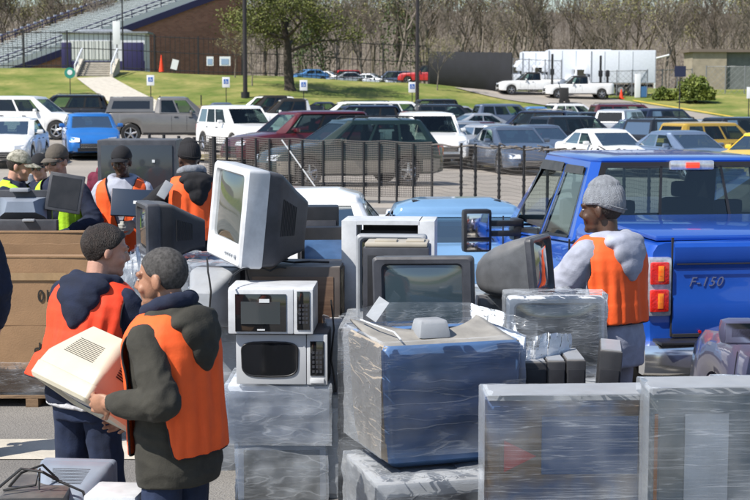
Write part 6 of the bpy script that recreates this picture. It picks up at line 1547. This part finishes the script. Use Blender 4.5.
    if hood:
        pts = [(.085, .055, 1.445), (.105, -.02, 1.47), (.075, -.085, 1.475), (0, -.115, 1.47), (-.075, -.085, 1.475), (-.105, -.02, 1.47), (-.085, .055, 1.445)]
        for a, b in zip(pts, pts[1:]): cap_(mb, a, .034, b, .034, 10)
        hb_ = -bulk - .006; ell_(mb, (0, -.105 + hb_, 1.445), (.140, .068, .055)); ell_(mb, (0, -.145 + hb_, 1.39), (.115, .046, .080)); ell_(mb, (0, -.156 + hb_, 1.325), (.078, .036, .075)); ell_(mb, (0, -.156 + hb_, 1.28), (.042, .030, .05))
    else:
        pts = [(.06, .055, 1.465), (.075, -.01, 1.48), (0, -.08, 1.485), (-.075, -.01, 1.48), (-.06, .055, 1.465)]
        for a, b in zip(pts, pts[1:]): cap_(mb, a, .022, b, .022, 10)
    for v in mb.bm.verts: v.co = Tm @ v.co
    for s in (-1, 1):
        e, w = J[s]; u = (w - e).normalized(); cap_(mb, sh[s], (.074 + bulk * .4) * armk, e, (.068 + bulk * .4) * armk); cap_(mb, e, (.068 + bulk * .4) * armk, w - u * .05, (.054 + bulk * .3) * armk); cap_(mb, w - u * .05, .043, w - u * .005, .040)
    if hoodup:
        q = MB(); ell_(q, (0, -.03, .025), (.105, .125, .130)); ell_(q, (0, -.06, -.09), (.11, .11, .09))
        for v in q.bm.verts: v.co = Hm @ v.co
        tmp = bpy.data.meshes.new('h'); q.bm.to_mesh(tmp); q.bm.free(); mb.bm.from_mesh(tmp)
    gname = 'hoodie' if hood else 'jacket'
    o = remesh(mb, gname, max(voxel, .008), M[top], t, smooth=4, disp=fold(.013, d, J))
    if hoodup:   # open the hood in front of the face
        bm_ = bmesh.new(); bm_.from_mesh(o.data); Hi = Hm.inverted(); dl = []
        for f in bm_.faces:
            c = Hi @ f.calc_center_median()
            if (c.y > .045 and -.10 < c.z < .12) and abs(c.x) < .085: dl.append(f)
        bmesh.ops.delete(bm_, geom=dl, context='FACES'); bm_.to_mesh(o.data); bm_.free()
    if hoodm:    # a second collar of another cloth round the neck
        mb = MB(); pts = [(.075, .05, 1.485), (.09, -.02, 1.515), (.06, -.075, 1.53), (0, -.10, 1.53), (-.06, -.075, 1.53), (-.09, -.02, 1.515), (-.075, .05, 1.485)]
        for a, b in zip(pts, pts[1:]): cap_(mb, a, .034, b, .034, 10)
        for v in mb.bm.verts: v.co = Tm @ v.co
        remesh(mb, 'inner_hood', .008, M[hoodm], t, smooth=2, disp=wrinkle(.006, 12, 1))
    if under:
        mb = MB(); torso_(mb, [(.85, .155, .12, 0), (.90, .16, .123, 0), (.98, .158, .12, 0)], .020 + bulk); 
        for v in mb.bm.verts: v.co = Tm @ v.co
        remesh(mb, 'shirt', .009, M[under], t, smooth=2, disp=wrinkle(.006, 12, 7))
    if collar:
        mb = MB(); ell_(mb, Vt(0, .085, 1.405), (.052, .03, .05)); mb.build('shirt', M[collar], t)
    if vest:
        prof = [(hem, .195 + flare, .150 + flare * .9), (hem + .10, .192 + flare * .55, .152 + flare * .5), (hem + .22 if hem < .9 else hem + .12, .190 + flare * .2, .150 + flare * .2), (1.12, .186, .146), (1.22, .198, .150), (1.30, .215, .153), (1.36, .216, .148), (1.405, .198, .134), (1.44, .165, .118), (1.468, .125, .10), (1.485, .085, .082)]
        prof = [q for q in prof[:3]] + [q for q in prof[3:] if q[0] > prof[2][0] + .05]
        prof = sorted(prof); zs_ = [p[0] for p in prof]; nz, na = 60, 110; mb = MB(); g = []
        tt = np.linspace(0, 1, nz + 1)
        cum = [0]
        for a, b in zip(prof, prof[1:]): cum.append(cum[-1] + math.hypot(b[0] - a[0], b[1] - a[1]))
        for j in range(nz + 1):
            L = cum[-1] * tt[j]; z = np.interp(L, cum, zs_); rx = np.interp(L, cum, [p[1] for p in prof]) + bulk; ry = np.interp(L, cum, [p[2] for p in prof]) + bulk; row = []
            for i in range(na):
                a = 2 * PI * i / na; ca, sa = math.cos(a), math.sin(a)
                fo = (.5 - abs(noise.noise(Vector((ca * 3.6, sa * 3.6, z * 1.5 + d))))) * .026 + noise.noise(Vector((ca * 8, sa * 8, z * 5 + d))) * .005
                fo = fo * min(1, max(.12, (1.42 - z) * 4.5)) + .004
                row.append(mb.bm.verts.new(((rx + fo) * math.copysign(abs(ca) ** .85, ca), (ry + fo) * math.copysign(abs(sa) ** .9, sa) - .005, z)))
            g.append(row)
        for j in range(nz):
            for i in range(na):
                q = [g[j][i], g[j][(i + 1) % na], g[j + 1][(i + 1) % na], g[j + 1][i]]; c = sum((v.co for v in q), Vector()) / 4
                if ((abs(c.x) - .245 - bulk) / .085) ** 2 + ((c.y + .0) / .115) ** 2 + ((c.z - 1.325) / .135) ** 2 < 1: continue
                if gap and c.z < 1.33 and abs(c.y + .0) < gap * min(1, .55 + (1.33 - c.z)) and abs(c.x) > .1: continue
                if c.y > 0 and vfront and (abs(c.x) < max(.0, (c.z - 1.02) * .30) or (c.z > 1.40 and abs(c.x) < .10)): continue
                if c.y > 0 and not vfront and abs(c.x) < (c.z - 1.25) * .42: continue
                mb.bm.faces.new(q)
        bmesh.ops.delete(mb.bm, geom=[v for v in mb.bm.verts if not v.link_faces], context='VERTS')
        # smooth the cut edges
        for _ in range(6):
            bd = [v for v in mb.bm.verts if any(e.is_boundary for e in v.link_edges)]; nw = {}
            for v in bd:
                ns = [e.other_vert(v).co for e in v.link_edges if e.is_boundary]
                if len(ns) == 2: nw[v] = (v.co + ns[0] + ns[1]) / 3
            for v, c in nw.items(): v.co = c
        for v in mb.bm.verts: v.co = Tm @ v.co
        # loops for the dark binding
        mb.bm.edges.ensure_lookup_table(); seen = set(); loops = []
        for e in mb.bm.edges:
            if e.is_boundary and e not in seen:
                st_, v = e.verts[0], e.verts[1]; lp = [st_.co.copy(), v.co.copy()]; seen.add(e); cur = e
                while v is not st_:
                    nx_ = [q for q in v.link_edges if q.is_boundary and q not in seen]
                    if not nx_: break
                    cur = nx_[0]; seen.add(cur); v = cur.other_vert(v); lp.append(v.co.copy())
                if len(lp) > 12: loops.append(lp)
        vo = mb.build('safety_vest', M[vest], t, 75); md = vo.modifiers.new('t', 'SOLIDIFY'); md.thickness = .004; md.offset = 1
        tb = MB()
        for lp in loops: tb.tube(lp[::2] + [lp[-1]], .0052, 6)
        if loops: tb.build('binding', M['trim'], vo, 60)
    # hair and hats
    def shell(r, c, cond, m, name, n=40, disp=None, par=None):
        q = MB(); g = []
        for j in range(n + 1):
            f = -PI / 2 + PI * j / n; row = []
            for i in range(2 * n):
                a = PI * i / n; p = Vector((r[0] * math.cos(f) * math.cos(a), r[1] * math.cos(f) * math.sin(a), r[2] * math.sin(f))); p += Vector(c)
                if disp: p += (p - Vector(c)).normalized() * disp(p)
                row.append(p)
            g.append(row)
        V_ = [[q.bm.verts.new(p) for p in row] for row in g]
        for j in range(n):
            for i in range(2 * n):
                i2 = (i + 1) % (2 * n); cc = (g[j][i] + g[j + 1][i2]) / 2
                if cond(cc): q.bm.faces.new((V_[j][i], V_[j][i2], V_[j + 1][i2], V_[j + 1][i]))
        bmesh.ops.delete(q.bm, geom=[v for v in q.bm.verts if not v.link_faces], context='VERTS')
        for _ in range(4):
            nw = {}
            for v in q.bm.verts:
                ns = [e.other_vert(v).co for e in v.link_edges if e.is_boundary]
                if len(ns) == 2: nw[v] = (v.co + ns[0] + ns[1]) / 3
            for v, c_ in nw.items(): v.co = c_
        for v in q.bm.verts: v.co = Hm @ v.co
        o = q.build(name, m, par or t, 70); md = o.modifiers.new('t', 'SOLIDIFY'); md.thickness = .008; md.offset = -1; return o
    hl_ = lambda p: p.z > float(np.interp(p.y, [-.12, -.07, -.035, -.01, .03, .055, .085], [-.075, -.072, -.045, .0, .018, .062, .078])) 
    if hair == 'crop': shell((.0775, .098, .0942), (0, -.018, .028), hl_, M['hair_g'], 'hair', disp=lambda p: .0012 * noise.noise(p * 90))
    if hair == 'full': shell((.087, .108, .103), (0, -.020, .026), hl_, M['hair_b'], 'hair', disp=lambda p: .003 * noise.noise(Vector((p.x * 45, p.y * 45, p.z * 20))) - (.006 if p.z > .10 else 0))
    if hair == 'short': shell((.081, .101, .097), (0, -.018, .026), hl_, M['hair_b'], 'hair')
    if beard: shell((.0605, .061, .075), (0, .0335, -.042), lambda p: p.z < -.048 and p.y > -.01 and not (abs(p.x) < .024 and -.08 < p.z and p.y > .06), M['hair_g'], 'beard', n=30)
    if hat:
        kind, hm = hat
        if kind == 'cap':
            o = shell((.086, .106, .100), (0, -.016, .034), lambda p: p.z > .034 + .10 * max(0, -p.y) * .2, M[hm], 'cap')
            b = MB(); P_ = []
            for s_, dz in ((0, 0), (1, .004)):
                pass
            rows = []
            for j in range(8):
                f = j / 7; row = []
                for i in range(15):
                    a = -1 + 2 * i / 14; y = .075 + .035 * (1 - a * a) ** .5 * 1 + f * .078 * (1 - a * a * .75); row.append(Hm @ Vector((a * .074 * (1 - .05 * f), y - .02 * abs(a) ** 2, .046 - .018 * f - .020 * a * a)))
                rows.append(row)
            b.loft(rows, caps=False, closed=False); bo = b.build('brim', M[hm], o, 60); md = bo.modifiers.new('t', 'SOLIDIFY'); md.thickness = .005
        else:
            o = shell((.085, .105, .122), (0, -.022, .034), lambda p: p.z > .020 - .42 * (-p.y + .0) * (1 if p.y < 0 else .15), M[hm], 'beanie', disp=lambda p: .006 * noise.noise(p * 14) + (.006 if p.z > .12 else 0) + .0022 * math.sin(math.atan2(p.x, p.y) * 44))
            c = MB(); pts = [Hm @ Vector((.084 * math.cos(a), -.022 + .104 * math.sin(a), .034 + .034 * min(0, math.sin(a)) * 1.3)) for a in np.linspace(0, 2 * PI, 41)]
            c.tube(pts, .0045, 8); c.build('cuff', M[hm], o, 60)
    if glasses:
        m = MB()
        for s in (-1, 1): ell_(m, Hm @ Vector((s * .033, .094, .0)), (.027, .010, .019), n=8)
        m.tube([Hm @ Vector(q) for q in ((-.075, .0, .008), (-.07, .07, .008), (-.03, .1, .01), (.03, .1, .01), (.07, .07, .008), (.075, .0, .008))], .004, 6); m.build('sunglasses', M['black2'], t)
    return t, Hm, Tm
V3 = Vector
# olive hooded man in front, carrying the cream monitor
person('man in dark olive hoodie and orange vest carrying a cream monitor, nearest the camera', 174, 6.05, 60, k=.975, lean=4, yaw=20, pitch=4, wlw=W(112, 404, 5.88), wr=(.20, .46, .93), el=(-.25, -1, -.55), er=(.5, -.5, -.6), skin='skin_a', top='khaki', vest='orange', hem=.89, gap=.12, hair='crop', hoodm='navyc', armk=1.0,
       legs='jeans', fine=True, nl=(.9, .1, .1), nr=(-.9, .1, .3), bulk=.014, voxel=.007, curl=26, handk=1.08, headk=1.06)
person('dark haired man in navy hoodie and red orange vest with head turned right', 81, 7.05, -24, k=.985, lean=8, side=4, yaw=-50, pitch=6, wl=(-.12, .42, 1.0), wr=(.22, .36, .98), er=(.8, -.5, -.2), el=(-.15, -.2, -.9), skin='skin_b', top='navyc', vest='red_or', hem=.98, flare=.085, gap=.05, hair='full', under='white_c', bulk=.008, voxel=.007)
person('man in grey beanie and grey hoodie with orange vest standing beside the blue truck', 611, 8.5, 38, k=1.03, lean=3, yaw=32, pitch=4, wl=(-.20, .36, 1.02), wr=(.2, .36, 1.1), el=(-.9, -.5, -.4), armk=1.15, skin='skin_d', top='greyc', vest='orange', hem=1.0, gap=.10, hat=('beanie', 'greyk'), legs='greyc', bulk=.022, voxel=.008, hair='short', headk=1.13)
person('man in black cap and grey hoodie with orange vest facing the camera', 123, 13.8, 178, k=1.06, lean=2, yaw=-2, pitch=6, wl=(-.16, .34, 1.10), wr=(.20, .30, 1.06), skin='skin_d', top='greyc', vest='orange', hem=.85, gap=.07, vfront=True, hat=('cap', 'blackc'), gloves=True, collar='white_c', bulk=.02, hair='short')
person('man in brown cap, sunglasses and lime vest holding a black panel', 62, 13.3, 163, k=1.08, lean=4, yaw=-4, pitch=8, wl=(-.22, .28, 1.06), wr=(.24, .30, 1.13), skin='skin_b', top='navyc', vest='lime', hem=.80, vfront=True, hat=('cap', 'brownc'), gloves=True, glasses=True, hood=False, hair='short')
person('man in camouflage cap and lime vest at the left edge, in profile facing right', 8, 13.6, -97, k=1.045, lean=6, yaw=0, pitch=10, wl=(-.2, .3, 1.0), wr=(.2, .3, 1.0), skin='skin_b', top='navyc', vest='lime', hem=.8, hat=('cap', 'camo'), hood=False, hair='short', vfront=True)
person('man in dark hoodie and orange vest, back turned, right of the projection television', 193, 13.2, 24, k=1.09, lean=5, yaw=6, pitch=10, wl=(-.22, .40, 1.16), wr=(.16, .38, 1.1), skin='skin_d', top='blackc', vest='orange', hem=.95, gap=.05, hoodm='greyk', hat=('beanie', 'blackc'), bulk=.02, el=(-.9, -.4, -.2))
person('man in dark cap mostly hidden behind the man with sunglasses', 43, 14.7, 150, k=1.0, lean=3, yaw=20, pitch=5, skin='skin_b', top='navyc', hat=('cap', 'blackc'), vest='lime', hood=False, glasses=True, hair='short', vfront=True)
person('person in a maroon jacket mostly hidden by the black projection television', 109, 17.2, 170, k=1.0, lean=4, skin='skin_b', top='maroonc', hair='short')
person('person in navy jacket cut off by the left edge in front of the cardboard bin', -40, 9.3, 20, k=1.0, lean=2, wl=(-.3, .1, .85), wr=(.22, .12, .86), skin='skin_b', top='navyc', hood=False, hair='short')

# what they hold
t = crt('monitor', 'cream tube monitor carried face down by the man in the olive hoodie', (0, 0, 0), .40, .33, .08, .23, (.62, .62), (.05, .05, .05, .07), 'cream', 'cream', 'screen', rz=0, cat='monitor', buttons=False)
nrm = Vector((-.50, -.34, -.80)).normalized()   # where the screen looks
yax = -nrm; xax = Vector((.80, -.58, 0)); xax = (xax - yax * xax.dot(yax)).normalized(); zax = xax.cross(yax)
c = W(80, 404, 6.22)
t.matrix_world = Matrix.Translation(c - zax * .165) @ Matrix((xax, yax, zax)).transposed().to_4x4()
t = thing('laptop', 'dark closed laptop held by the man in the black cap', 'laptop', W(134, 203, 13.30), rot=(R(62), R(3), R(6)))
mb = MB(); mb.box((0, 0, 0), (.40, .26, .028), bev=.006); mb.build('lid', mat('dark_blue_lid', (.022, .035, .06), .3, coat=.3), t); mb = MB(); mb.box((.02, 0, .0155), (.05, .03, .003)); mb.build('badge', M['signw'], t)
t = thing('flat_monitor', 'black flat panel held against his chest by the man with sunglasses', 'monitor', W(65, 193, 12.82), rot=(R(80), R(9), R(2)))
mb = MB(); mb.box((0, 0, 0), (.30, .33, .035), bev=.008); mb.build('case', M['char_pl'], t); mb = MB(); mb.box((0, 0, .019), (.25, .27, .004)); mb.build('screen', M['black'], t)
t = thing('router', 'small pale grey device held by the man with the dark hood up', 'device', W(165, 190, 12.95), rot=(R(70), R(30), R(0)))
mb = MB(); mb.box((0, 0, 0), (.08, .16, .03), bev=.006); mb.build('case', M['grey_pl'], t)
